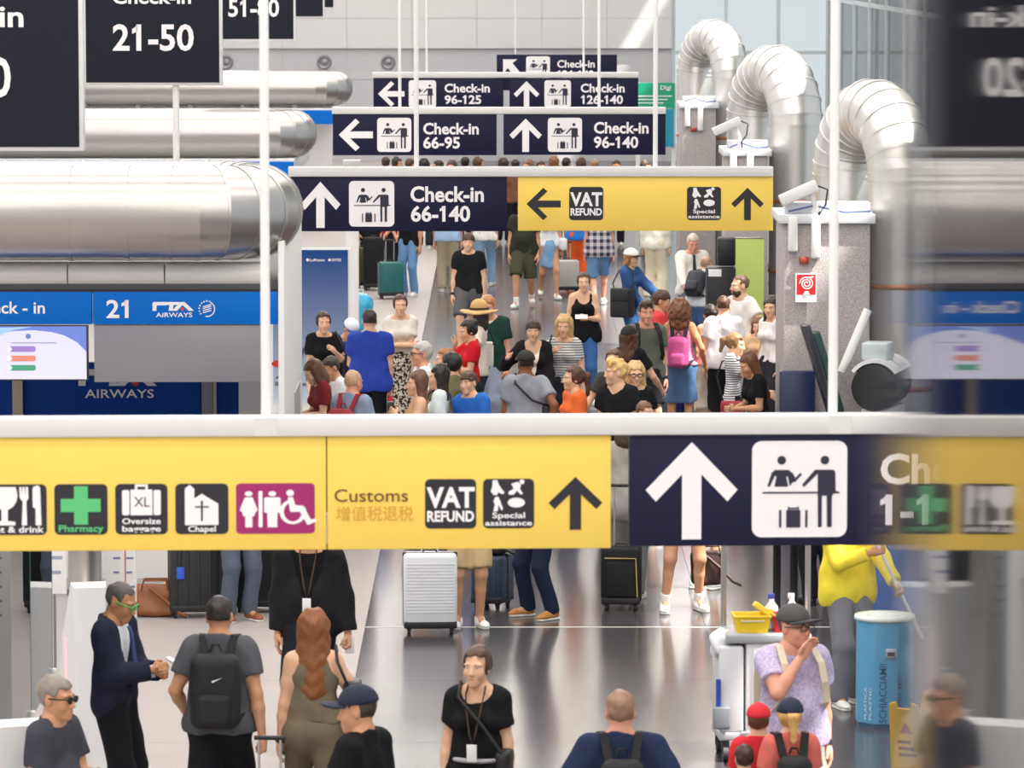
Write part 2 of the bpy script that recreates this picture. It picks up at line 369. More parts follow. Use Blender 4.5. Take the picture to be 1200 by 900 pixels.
def hand_mesh(kind):                                        # u along fingers, v to the thumb, w palm normal
    f = Field((-.05, -.09, -.06), (.22, .11, .11), .0065)
    f.cone((-.035, 0, 0), .026, (.01, 0, 0), .027, .01)
    f.cone((.03, .022, 0), .022, (.085, .026, 0), .016, .012); f.cone((.03, -.016, 0), .022, (.08, -.026, 0), .015, .02); f.cone((.03, 0, 0), .022, (.09, 0, 0), .016, .02)
    curl = {'relaxed': 22, 'grip': 72, 'flat': 6}[kind]
    for v0, L, r in ((.03, .07, .0098), (.0105, .078, .0102), (-.0095, .072, .0098), (-.029, .056, .0088)):
        p = V3(.088 - abs(v0) * .12, v0, 0); a = 0.
        for j, fr in enumerate((.45, .31, .24)):
            a += math.radians(curl * (1. if j else .75) * (1 + .12 * (v0 < 0))); q = p + L * fr * V3(math.cos(a), v0 * .9 * (1 if curl < 40 else 0), math.sin(a))
            f.cone(p, r * (1 - .07 * j), q, r * (.93 - .07 * j), .0035); p = q
    p = V3(.018, .03, .008); tw = .35 if kind == 'flat' else .55
    q = p + .042 * V3(.72, .62, tw); f.cone(p, .016, q, .0125, .008); f.cone(q, .0125, q + .034 * V3(.9, .25 if kind != 'grip' else -.1, .35 if kind != 'grip' else .75), .0095, .004)
    return f.mesh()
_HC = {}
def cached(fn, *a):
    k = (fn.__name__,) + a
    if k not in _HC: _HC[k] = fn(*a)
    return _HC[k]

def nrm(v): v = np.array(v, float); return v / max(np.linalg.norm(v), 1e-9)
def rotz(a): c, s = math.cos(a), math.sin(a); return np.array([[c, -s, 0], [s, c, 0], [0, 0, 1.]])
def rotx(a): c, s = math.cos(a), math.sin(a); return np.array([[1, 0, 0], [0, c, -s], [0, s, c]])
def roty(a): c, s = math.cos(a), math.sin(a); return np.array([[c, 0, s], [0, 1, 0], [-s, 0, c]])
def ik(a, t, l1, l2, hint):
    a = np.array(a, float); t = np.array(t, float); d = t - a; L = np.linalg.norm(d)
    if L > (l1 + l2) * .995: t = a + d / L * (l1 + l2) * .995; d = t - a; L = np.linalg.norm(d)
    x = (l1 * l1 - l2 * l2 + L * L) / (2 * L); hgt = math.sqrt(max(l1 * l1 - x * x, 0)); u = d / L
    hint = np.array(hint, float); n_ = hint - u * (hint @ u); return a + u * x + nrm(n_) * hgt, t
ARMS = {'down': (.232, -.03, .80), 'phone': (.05, -.27, 1.16), 'pocket': (.2, -.1, .88), 'fold': (-.11, -.20, 1.14), 'hip': (.19, -.06, 1.0), 'chest': (.08, -.23, 1.28),
        'mouth': (.05, -.19, 1.43), 'strap': (.13, -.16, 1.31), 'pull': (.27, .2, .76), 'push': (.17, -.44, 1.0), 'fwd': (.2, -.42, 1.08), 'out': (.5, -.2, 1.0), 'clasp': (.03, -.2, .92), 'swing': (.28, -.2, .86), 'swingb': (.28, .15, .84), 'carry': (.23, -.06, .78), 'ear': (.1, -.1, 1.55), 'desk': (.2, -.38, .98)}
ELB = {'hip': (1, .35, -.1), 'mouth': (.8, -.2, -1), 'chest': (.7, .3, -1), 'strap': (.7, .1, -1), 'phone': (.6, .4, -1), 'fold': (.7, .1, -.7), 'out': (.3, .5, -.6), 'ear': (1, -.2, -.7)}
LEGS = {'stand': ((.1, .0, .08), (.1, .0, .08), .93), 'wide': ((.17, -.03, .08), (.15, .03, .08), .915), 'walk': ((.09, -.24, .085), (.09, .26, .13), .90), 'walk2': ((.09, .26, .13), (.09, -.24, .085), .90),
        'contra': ((.14, -.1, .08), (.09, .02, .08), .925), 'crouch': ((.13, -.18, .08), (.12, -.05, .1), .42), 'sit': ((.12, -.46, .08), (.12, -.44, .08), .5)}
PEOPLE = []
SKIN = {'fair': '#e3b495', 'tan': '#cf9a78', 'olive': '#bd8762', 'brown': '#8d5a3c', 'pink': '#e0a189'}
def person(label, px=None, ytop=None, h=1.75, face=0, sex='m', foot=None, top=None, layer=None, bottom=None, hair=None, hat=None, legs='stand', arms=('down', 'down'), lean=0., hyaw=0., hpitch=0.,
           build=1., shoe='#e8e6e2', skin='fair', glasses=None, beard=None, belt=None, watch=None, vox=None, group=None, hands=('relaxed', 'relaxed'), badge=False, tie=None, socks=False, sidelean=0.):
    K = h / 1.737; R3 = rotz(math.radians(face)); fem = sex == 'f'
    LS = LEGS[legs]; pz = LS[2]; Rt = rotx(math.radians(lean)) @ roty(math.radians(sidelean)); po = V3(0, .0 if legs not in ('crouch', 'sit') else .12, pz)
    T = lambda x, y, z: Rt @ (V3(x, y, z) - V3(0, 0, .93)) + po       # a point of the upright torso, leaned
    shw = (.139 if fem else .160) * build; L1, L2 = .29, .255
    hd_c = T(0, .005, 1.625); Rh = Rt @ rotx(math.radians(-lean * .75)) @ rotz(math.radians(hyaw)) @ rotx(math.radians(hpitch))
    hd_c = T(0, .008, 1.505) + Rh @ V3(0, -.012, .1); HS = 1.05
    toppt = hd_c + Rh @ V3(0, .01, .126 * HS); toppt = V3(hd_c[0], hd_c[1], toppt[2])
    if foot is not None: base = np.array(G(*foot)); base[2] = 0
    else:
        pw = np.array(G(px, ytop, toppt[2] * K)); off = R3 @ (toppt * K); base = V3(pw[0] - off[0], pw[1] - off[1], 0)
    dist = base[1]
    if vox is None: vox = .0125 if dist < 36 else (.0155 if dist < 62 else .022)
    root = empty('person', tuple(base), math.radians(face), label, 'person', group)
    J = {}; body = []
    for s, nm in ((-1, 0), (1, 1)):
        sp = arms[nm]
        t = ARMS[sp] if isinstance(sp, str) else sp
        shd = T(s * shw, .01, 1.41); tz = V3(s * t[0], t[1], t[2])
        tz = T(*tz) if not (isinstance(sp, str) and sp in ('down', 'carry', 'pull')) else tz + V3(po[0], po[1], pz - .93) + (T(0, 0, 1.41) - V3(0, po[1], 1.41 + pz - .93)) * .7
        hint = V3(*(ELB.get(sp, (.45, .7, -.25)) if isinstance(sp, str) else (.5, .5, -.6))); hint[0] *= s
        el, wr = ik(shd, tz, L1, L2, Rt @ hint); J['sh', s], J['el', s], J['wr', s] = shd, el, wr
        hp = po + V3(s * .088, 0, -.01); an = V3(s * LS[nm][0], LS[nm][1], LS[nm][2])
        kn, an = ik(hp, an, .435, .425, (s * .12, -1, 0)); J['hp', s], J['kn', s], J['an', s] = hp, kn, an
    allp = np.array([J[q] for q in J] + [hd_c]); lo = allp.min(0) - .24; hi = allp.max(0) + .24; lo[2] = min(lo[2], -.01)
    TS = (1, .70 if not fem else .72, 1)
    def torso(f, off, cut=None, loose=0., hips=True, chestonly=False):
        oo = po - Rt @ V3(0, 0, .93); C = dict(R=Rt, o=oo, sc=TS, cut=cut)
        y = .01 / TS[1]; b = build
        if fem:
            f.cone((-.072 * b, y, 1.335), .098 + off, (.072 * b, y, 1.335), .098 + off, .05, **C); f.cone((-.1 * b, y, 1.40), .06 + off, (.1 * b, y, 1.40), .06 + off, .05, **C)
            f.cone((-.055 * b, y, 1.12), .088 * b + off + loose, (.055 * b, y, 1.12), .088 * b + off + loose, .09, **C)
            for sx in (-1, 1): f.ell(T(sx * .075 * b, -.072, 1.275), (.062 + off * .6, .05 + off, .06 + off * .6), .05, R=Rt, cut=cut)
            if hips: f.cone((-.075 * b, y, .93), .112 * b + off + loose, (.075 * b, y, .93), .112 * b + off + loose, .09, **C)
        else:
            f.cone((-.085 * b, y, 1.31), .112 + off, (.085 * b, y, 1.31), .112 + off, .06, **C); f.cone((-.118 * b, y, 1.40), .064 + off, (.118 * b, y, 1.40), .064 + off, .05, **C)
            f.cone((-.068 * b, y, 1.10), .104 * b + off + loose, (.068 * b, y, 1.10), .104 * b + off + loose, .09, **C)
            if build > 1.05: f.ell(T(0, -.05, 1.1), (.13 * b + off, .09 * b + off, .13 + off), .06, R=Rt, cut=cut)
            if hips: f.cone((-.07 * b, y, .94), .106 * b + off + loose, (.07 * b, y, .94), .106 * b + off + loose, .09, **C)
    am = .92 if fem else 1.; am *= .5 + .5 * build
    def traps(f, off):
        for s in (-1, 1): f.cone(T(s * .03, .02, 1.475), .042 + off, T(s * .12 * build, .015, 1.425), .042 + off, .04)
    # body (one continuous surface)
    f = Field(lo, hi, vox); torso(f, 0.); traps(f, 0.)
    for s in (-1, 1):
        f.cone(J['hp', s], .088 * (.6 + .4 * build), J['kn', s], .057, .05); f.cone(J['kn', s], .055, J['kn', s] * .7 + J['an', s] * .3 + V3(0, .012, 0), .056 * am, .03); f.cone(J['kn', s] * .6 + J['an', s] * .4, .052 * am, J['an', s], .036, .03)
        f.cone(J['sh', s], .058 * am, J['sh', s] * .5 + J['el', s] * .5, .05 * am, .045); f.cone(J['sh', s] * .5 + J['el', s] * .5, .05 * am, J['el', s], .040 * am, .03)
        f.cone(J['el', s], .041 * am, J['el', s] * .65 + J['wr', s] * .35, .042 * am, .02); f.cone(J['el', s] * .65 + J['wr', s] * .35, .042 * am, J['wr', s], .027 * am, .02)
        f.cone(J['an', s], .036, J['an', s] + V3(s * .02, -.12, -.045), .03, .02)
    f.cone(T(0, .02, 1.42), .06 if not fem else .05, hd_c + Rh @ V3(0, .02, -.05), .056 if not fem else .047, .05)
    parts = [(*f.mesh(), 0)]
    for v, fc, mi in cached(head_template, sex): parts.append(((v * HS) @ Rh.T + hd_c, fc, mi))
    for s, nm in ((-1, 0), (1, 1)):
        v, fc = cached(hand_mesh, hands[nm]); e1 = nrm(J['wr', s] - J['el', s]); th = V3(0, -1, .2) if e1[2] < -.55 else V3(-s * .3, 0, 1) 
        e2 = nrm(th - e1 * (th @ e1)); e3 = np.cross(e1, e2); ph = V3(-s, .35, 0) if e1[2] < -.55 else V3(-s, 0, -.5)
        fl = e3 @ ph < 0
        if fl: e3 = -e3
        vv = v * (.93 if fem else 1.0); body = vv[:, :1] * e1 + vv[:, 1:2] * e2 + vv[:, 2:3] * e3 + J['wr', s] + e1 * .02
        parts.append((body, fc[:, ::-1] if fl else fc, 0)); J['hd', s] = J['wr', s] + e1 * .10
    sk = SKIN.get(skin, skin); hc = hair[1] if hair else '#3a2a20'
    mats = [mat(sk, .5, var=.05, scale=14, spec=.35), mat('#cfc4bc', .4, var=0), mat('#2a201c', .4, var=0), mat('#b2655a' if not fem else '#a8453f', .5, var=.03)]
    np_mesh('body', [(v * K, q, mi) for v, q, mi in parts], mats, root)
    def piece(name, fld, m): 
        v, q = fld.mesh()
        if len(v): return np_mesh(name, [(v * K, q, 0)], [m], root)
    def cloth(c, **kw): return mat(c, .85, var=.14, scale=11, bump=.55, spec=.2, **kw) if not isinstance(c, tuple) else mat(c[0], .85, var=.06, scale=9, pat=c[1], col2=c[2], freq=c[3], spec=.2)
    axT = Rt @ V3(0, 0, 1)
    def do_top(kind, col, hem=.86, sleeve=None, neck=.08, loose=.012, off=.014, name=None, vneck=0., seed=0.):
        fl = Field(lo, hi, vox)
        long_ = kind in ('long', 'jacket', 'blazer', 'hood')
        if kind in ('blazer', 'jacket'): off = .024
        torso(fl, off, None, loose)
        hx = .0 if fem else .012
        if hem < .96 and kind not in ('blazer',): fl.cone((-.078 * build, .012, .90), .113 * build + off + loose + hx, (.078 * build, .012, .90), .113 * build + off + loose + hx, .05, R=Rt, o=po - Rt @ V3(0, 0, .93), sc=TS)
        if kind != 'tank':
            traps(fl, off); nr_ = .05 if fem else .06; fl.cone(T(0, .022, 1.36), nr_ + off + .012, T(0, .016, 1.50), nr_ + off, .035)
        if sleeve is None: sleeve = 1. if long_ else (0. if kind == 'tank' else .62)
        for s in (-1, 1):
            A, E, W = J['sh', s], J['el', s], J['wr', s]; so = off + .003
            if kind == 'tank': continue
            if sleeve <= 1. and not long_:
                u = nrm(E - A); e = A + (E - A) * sleeve; fl.cone(A, .062 * am + so, A + (E - A) * min(1., sleeve + .3), .058 * am + so + .004, .04, cut=[(e, u)])
            else:
                fl.cone(A, .062 * am + so, E, .048 * am + so, .04); u = nrm(W - E); fl.cone(E, .048 * am + so, W + u * .05, .036 * am + so, .03, cut=[(W - u * .005, u)])
        fl.plane(T(0, 0, hem), -axT)
        if kind == 'tank':
            for s in (-1, 1): fl.ell(T(s * (shw + .035), .0, 1.42), (.068, .12, .13), 0, sub=True, R=Rt)
            fl.ell(T(0, -.06, 1.46), (.085, .09, .13), 0, sub=True, R=Rt); fl.ell(T(0, .06, 1.49), (.085, .09, .12), 0, sub=True, R=Rt)
        else:
            Ri = Rt.T; o2 = T(0, 0, 0)
            def collar(x, y, z):
                x = x - o2[0]; y = y - o2[1]; z = z - o2[2]
                qx = Ri[0, 0] * x + Ri[0, 1] * y + Ri[0, 2] * z; qy = Ri[1, 0] * x + Ri[1, 1] * y + Ri[1, 2] * z; qz = Ri[2, 0] * x + Ri[2, 1] * y + Ri[2, 2] * z
                return np.maximum(np.abs(qx) - .1, 1.503 + .55 * (qy - .06) - qz)
            fl.put(collar, T(-.2, -.2, 1.3), T(.2, .2, 1.7), 0, sub=True)
            if neck > .08: fl.ell(T(0, -.06, 1.47), (neck * .85, .075, .03 + (neck - .07) * 1.1), 0, sub=True, R=Rt)
        if vneck: vcut(fl, vneck)
        wk = 1. if off > .01 else .2; fl.wob(.0045 * wk, 30., seed + len(label) * .37); fl.wob(.003 * wk, 13., len(label) * .21)
        return piece(name or {'tee': 't_shirt', 'polo': 'polo_shirt', 'tank': 'tank_top', 'long': 'long_sleeve_shirt', 'jacket': 'jacket', 'blazer': 'blazer', 'hood': 'jacket'}[kind], fl, cloth(col))
    def vcut(fl, wv):
        Ri = Rt.T; o2 = T(0, 0, 0)
        def fn(x, y, z):
            x = x - o2[0]; y = y - o2[1]; z = z - o2[2]
            qx = Ri[0, 0] * x + Ri[0, 1] * y + Ri[0, 2] * z; qy = Ri[1, 0] * x + Ri[1, 1] * y + Ri[1, 2] * z; qz = Ri[2, 0] * x + Ri[2, 1] * y + Ri[2, 2] * z
            return np.maximum(np.maximum(np.abs(qx) - wv * np.clip((qz - 1.02) / .42, .03, 1), qy + .02), .6 - qz)
        fl.put(fn, lo, hi, 0, sub=True)
    # bottoms
    if bottom:
        bk, bc = bottom[0], bottom[1]; bo = bottom[2] if len(bottom) > 2 else {}
        fl = Field(lo, hi, vox); lo_ = .016 if bk != 'leggings' else .006
        oo = po - Rt @ V3(0, 0, .93)
        if bk in ('trousers', 'jeans', 'leggings', 'shorts', 'wide'):
            fl.cone((-.072 * build, .01, .95), (.115 if fem else .11) * build + lo_, (.072 * build, .01, .95), (.115 if fem else .11) * build + lo_, .05, R=Rt, o=oo, sc=TS)
            fr = bo.get('len', .82 if bk == 'shorts' else 1.)
            for s in (-1, 1):
                H, Kn, A = J['hp', s], J['kn', s], J['an', s]; g = .0 if bk in ('jeans', 'leggings') else .012
                if bk == 'shorts':
                    u = nrm(Kn - H); e = H + (Kn - H) * fr; fl.cone(H, .092 * (.6 + .4 * build) + lo_, H + (Kn - H) * 1.1, .078 + lo_ + g, .05, cut=[(e, u)])
                else:
                    fl.cone(H, .09 * (.6 + .4 * build) + lo_, Kn, .06 + lo_ + g, .05); u = nrm(A - Kn); wd = .09 if bk == 'wide' else .05
                    fl.cone(Kn, .06 + lo_ + g, A + u * .05, wd + lo_ + g * .6, .03, cut=[(A + u * (.025 if bk != 'leggings' else -.03), u)])
            fl.plane(T(0, 0, bo.get('waist', 1.03)), axT); fl.wob(.004, 24., 2.1)
            piece({'wide': 'trousers'}.get(bk, bk), fl, cloth(bc))
        else:                                                # skirt or dress skirt
            hem = bo.get('hem', .5); wr_ = bo.get('flare', .2); c1 = po + V3(0, .0, .1)
            fl.cone((0, 0, 1.04), .115 * build, (0, 0, .92), .145 * build, .03, R=Rt, o=oo, sc=(1, .8, 1)); mid = (J['kn', -1] + J['kn', 1]) / 2
            fl.cone(po + V3(0, 0, -.02), .145 * build, V3(mid[0], mid[1] * .6, hem - .2), wr_, .05, cut=[((0, 0, hem), (0, 0, -1))]); fl.plane(T(0, 0, 1.06), axT); fl.wob(.007, 22., 1.)
            piece('skirt', fl, cloth(bc))
    # shoes
    for s in (-1, 1):
        A = J['an', s]; g = Field(A + V3(-.12, -.27, -.12), A + V3(.12, .14, .08), .011); sl = Field(A + V3(-.12, -.27, -.12), A + V3(.12, .14, .08), .011)
        bz = A[2] - .082; tip = V3(s * .03, -.165, 0)
        g.cone(A + V3(0, .025, -.04), .04, A + tip + V3(0, .05, -.045), .04, .02); g.cone(A + V3(0, .0, .0), .045, A + V3(0, -.03, -.04), .042, .03); g.ell(A + tip + V3(0, .02, -.052), (.04, .05, .027), .03)
        g.plane((0, 0, bz + .022), (0, 0, -1)); g.plane(A + V3(0, 0, .03), (0, 0, 1))
        sl.cone(A + V3(0, .03, -.06), .044, A + tip + V3(0, .02, -.06), .043, .0, cut=[((0, 0, bz), (0, 0, -1)), ((0, 0, bz + .026), (0, 0, 1))])
        v, q = g.mesh(); sh = np_mesh('shoe', [(v * K, q, 0)], [mat(shoe, .5, var=.05)], root); v, q = sl.mesh()
        np_mesh('sole', [(v * K, q, 0)], [mat('#e9e7e3' if shoe not in ('#1b1b1d', '#201d1c') else '#141416', .6, var=.04)], sh)
        if socks:
            k2 = Field(A - .1, A + V3(.1, .1, .16), .011); k2.cone(A, .043, A * .75 + J['kn', s] * .25, .05, 0, cut=[(A * .78 + J['kn', s] * .22, nrm(J['kn', s] - A))]); v, q = k2.mesh(); np_mesh('sock', [(v * K, q, 0)], [mat('#efefee', .9)], root)
    if layer: do_top(layer[0], layer[1], off=.008, loose=.004, **(layer[2] if len(layer) > 2 else {}))
    if top: do_top(top[0], top[1], **(top[2] if len(top) > 2 else {}))
    # head things
    def onhead(v): return ((np.asarray(v) * HS) @ Rh.T + hd_c) * K
    if hair:
        v, q = cached(hair_mesh, hair[0], .011, bool(hat)); c2 = tuple(min(1, a * 1.22 + .01) for a in [int(hair[1][i:i + 2], 16) / 255 for i in (1, 3, 5)])
        np_mesh('hair', [(onhead(v), q, 0)], [mat(hair[1], .5, var=.1, scale=30, pat='strand', col2='#%02x%02x%02x' % tuple(int(a * 255) for a in c2), freq=22.)], root)
    if hat:
        kind, c1, c2 = hat; prev = root
        for i, (nm, v, q) in enumerate(cached(hat_parts, kind)):
            o = np_mesh(nm, [(onhead(v), q, 0)], [mat((c1, c2)[i], .8, var=.08, scale=20)], prev)
            if i == 0: prev = o
    if beard:
        f = Field((-.12, -.16, -.16), (.12, .05, .05), .009); f.ell((0, -.03, -.055), (.062, .075, .068), .01); f.plane((0, 0, -.035), (0, 0, 1)); f.plane((0, .0, 0), (0, 1, 0)); f.ell((0, -.1, -.055), (.02, .03, .012), 0, sub=True); v, q = f.mesh()
        np_mesh('beard', [(onhead(v), q, 0)], [mat(beard, .8, var=.15, scale=60)], root)
    if glasses:
        b = MB()
        for s in (-1, 1):
            if glasses[0] == 'sun':
                b.add([(s * .033 + .026 * math.cos(t * math.pi / 5), -.106, .010 + .021 * math.sin(t * math.pi / 5)) for t in range(10)] + [(s * .033 + .026 * math.cos(t * math.pi / 5), -.1, .010 + .021 * math.sin(t * math.pi / 5)) for t in range(10)], [tuple(range(10)), tuple(range(19, 9, -1))] + [(t, t + 10, (t + 1) % 10 + 10, (t + 1) % 10) for t in range(10)])
            else: b.tube([(s * .033 + .027 * math.cos(t * math.pi / 6), -.104, .010 + .019 * math.sin(t * math.pi / 6)) for t in range(13)], .004, 6)
            b.tube([(s * .058, -.1, .016), (s * .078, -.06, .016), (s * .079, .01, .012)], .0045, 6)
        b.tube([(-.01, -.107, .014), (.01, -.107, .014)], .004, 6)
        b.v = [tuple(onhead(np.array(q)) ) for q in b.v]; b.build('sunglasses' if glasses[0] == 'sun' else 'glasses', mat(glasses[1], .3, var=0), root)
    if belt:
        b = MB(); wl = [(T(math.cos(t) * .165 * build, .01 + math.sin(t) * .125 * build, 1.02)) * K for t in np.linspace(0, 2 * math.pi, 21)]; b.tube(wl, .016 * K, 6, caps=False); b.build('belt', mat(belt, .5), root)
    if watch is not None:
        s, c = watch; u = nrm(J['wr', s] - J['el', s]); b = MB(); b.tube([(J['wr', s] - u * .02) * K, (J['wr', s] + u * .012) * K], .036 * K, 12); b.build('watch', mat(c, .4), root)
    if badge:
        b = MB(); pts = [T(-.055, .01, 1.515), T(-.06, -.07, 1.45), T(-.05, -.12, 1.37), T(-.02, -.155, 1.2), T(.0, -.16, 1.13), T(.02, -.155, 1.2), T(.05, -.12, 1.37), T(.06, -.07, 1.45), T(.055, .01, 1.515)]
        b.tube([p * K for p in pts], .006, 6); lan = b.build('lanyard', mat('#4a3428', .7), root); c = T(0, -.172, 1.08) * K
        o = bx('badge', mat('#e9e9ec', .4), lan, c[0] - .032, c[1] - .006, c[2] - .055, c[0] + .032, c[1], c[2] + .055, .004)
    if tie:
        t0 = [T(x, y, z) * K for x, y, z in ((-.022, -.105, 1.44), (.022, -.105, 1.44), (.016, -.125, 1.39), (.034, -.16, 1.1), (0, -.162, 1.05), (-.034, -.16, 1.1), (-.016, -.125, 1.39))]
        n_ = len(t0); b = MB(); b.add(t0 + [p + V3(0, .012, 0) for p in t0], [tuple(range(n_)), tuple(range(2 * n_ - 1, n_ - 1, -1))] + [(i, (i + 1) % n_, (i + 1) % n_ + n_, i + n_) for i in range(n_)]); b.build('tie', mat(tie, .6), root)
    info = dict(root=root, K=K, R3=R3, base=base, J=J, T=T, face=face, build=build)
    def W(p): return Vector(tuple(base + R3 @ (np.array(p) * K)))
    info['W'] = W; PEOPLE.append(info); return info

# ---------------------------------------------------------------- worn and carried things
def backpack(who, label, col, strap='#17171a', w_=.29, h_=.45, d_=.16, z=1.19, logo=None, small=False):
    T = who['T']; K = who['K']; root = empty('backpack', tuple(who['base']), math.radians(who['face']), label, 'backpack')
    y0 = .125 * who['build'] + .012
    f = Field((-.3, .0, .7), (.3, .45, 1.65), .014)
    f.put(lambda x, y, z_: np.linalg.norm(np.stack(np.broadcast_arrays(np.maximum(np.abs(x) - w_ / 2 + .07, 0), np.maximum(np.abs(y - y0 - d_ / 2) - d_ / 2 + .06, 0), np.maximum(np.abs(z_ - z) - h_ / 2 + .09, 0))), axis=0) - .065 - .012 * np.cos(6 * (z_ - z)), (-w_ / 2, y0, z - h_ / 2), (w_ / 2, y0 + d_, z + h_ / 2), 0)
    f.wob(.003, 30., 1.)
    v, q = f.mesh(); m0 = T(0, 0, 0); RT = np.stack([T(1, 0, 0) - m0, T(0, 1, 0) - m0, T(0, 0, 1) - m0], 1); tr = lambda a: (np.asarray(a) @ RT.T + m0) * K
    m = mat(col, .75, var=.12, scale=12, bump=.2); np_mesh('bag_body', [(tr(v), q, 0)], [m], root)
    g = Field((-.3, .0, .7), (.3, .5, 1.65), .014); g.put(lambda x, y, z_: np.linalg.norm(np.stack(np.broadcast_arrays(np.maximum(np.abs(x) - w_ * .36 + .04, 0), np.maximum(np.abs(y - y0 - d_ - .01) - .02, 0), np.maximum(np.abs(z_ - z + h_ * .2) - h_ * .2 + .04, 0))), axis=0) - .035, (-w_ / 2, y0 + d_ - .05, z - h_ / 2), (w_ / 2, y0 + d_ + .08, z + .05), 0); v, q = g.mesh()
    np_mesh('front_pocket', [(tr(v), q, 0)], [m], root)
    for s in (-1, 1):
        b = MB(); off = .024; pts = [(s * .07, y0 + .03, z + h_ * .36), (s * .1, .06, 1.475 + off), (s * .11, -.03, 1.47 + off), (s * .125, -.115 - off, 1.40), (s * .135, -.15 - off, 1.28), (s * .16, -.12 - off, 1.15), (s * .18, 0, 1.05), (s * .12, y0 + .02, z - h_ * .36)]
        pts = [tr(p) for p in pts]
        n_ = len(pts); vs = []; fs = []
        for i, p in enumerate(pts):
            t = nrm(pts[min(i + 1, n_ - 1)] - pts[max(i - 1, 0)]); ax = nrm(np.cross(t, V3(1, 0, 0))); sx = nrm(V3(1, 0, 0) - t * t[0])
            vs += [p + sx * .024 + ax * .006, p - sx * .024 + ax * .006, p - sx * .024 - ax * .006, p + sx * .024 - ax * .006]
        for i in range(n_ - 1): fs += [(i * 4 + j, i * 4 + (j + 1) % 4, i * 4 + 4 + (j + 1) % 4, i * 4 + 4 + j) for j in range(4)]
        b.add(vs, fs, False); b.build('strap', mat(strap, .8), root)
    b = MB(); b.tube([tr((-.035, y0 + .04, z + h_ * .47)), tr((-.02, y0 + .04, z + h_ * .47 + .045)), tr((.02, y0 + .04, z + h_ * .47 + .045)), tr((.035, y0 + .04, z + h_ * .47))], .008, 6); b.build('grab_handle', mat(strap, .8), root)
    if logo:
        yy = y0 + d_ + .014; pts = [(-.055, .0), (-.04, -.018), (-.015, -.016), (.06, .022), (-.012, -.002), (-.03, -.0)]
        b = MB(); b.add([tr((-x, yy + .0, z + .08 + zz)) for x, zz in pts], [tuple(range(len(pts)))]); b.build('logo', PRINTW, root)
    return root
def shoulder_bag(who, label, col, s=1, w_=.28, h_=.26, d_=.11, z=.98, y=-.02, strapc=None, cat='handbag', name='handbag', top_z=1.46, xo=.30, cross=False):
    T = who['T']; K = who['K']; root = empty(name, tuple(who['base']), math.radians(who['face']), label, cat)
    cx = s * xo; b = MB(); b.box(cx - d_ / 2, y - w_ / 2, z - h_ / 2, cx + d_ / 2, y + w_ / 2, z + h_ / 2, .03)
    def tr(p): return tuple(T(*p) * K)
    b.v = [tr(p) for p in b.v]; b.build('bag_body', mat(col, .55, var=.12, scale=10, bump=.15), root)
    b = MB(); b.box(cx - d_ / 2 - .006, y - w_ / 2 + .01, z + h_ * .05, cx + d_ / 2 + .006, y + w_ / 2 - .01, z + h_ / 2 + .006, .02); b.v = [tr(p) for p in b.v]; b.build('flap', mat(col, .5, var=.1), root)
    tx = (s * .15 if not cross else -s * .11)
    b = MB(); b.tube([tr(p) for p in ((cx, y - w_ * .4, z + h_ * .45), ((cx + tx) / 2 + s * .03, -.17, 1.25), (tx + s * .01, -.12, 1.43), (tx, .0, top_z + .05), (tx + s * .01, .11, 1.42), ((cx + tx) / 2 + s * .03, .16, 1.25), (cx, y + w_ * .4, z + h_ * .45))], .011, 6); b.build('strap', mat(strapc or col, .7), root)
    return root
def held(who, s, name, label, cat, col, size=(.075, .012, .15), tilt=0., up=.0, screen=False, off=(0, 0, 0)):
    p = who['W'](who['J']['hd', s] + np.array(off)); root = empty(name, tuple(p), math.radians(who['face']), label, cat)
    bx('case', mat(col, .35), root, -size[0] / 2, -size[1] / 2, -size[2] / 2 + up, size[0] / 2, size[1] / 2, size[2] / 2 + up, .004)
    if name == 'phone': bx('screen', mat('#30343c', .15, var=0), root, -size[0] / 2 + .006, size[1] / 2, -size[2] / 2 + up + .006, size[0] / 2 - .006, size[1] / 2 + .001, size[2] / 2 + up - .006)
    root.rotation_euler = (math.radians(tilt), 0, math.radians(who['face'])); return root
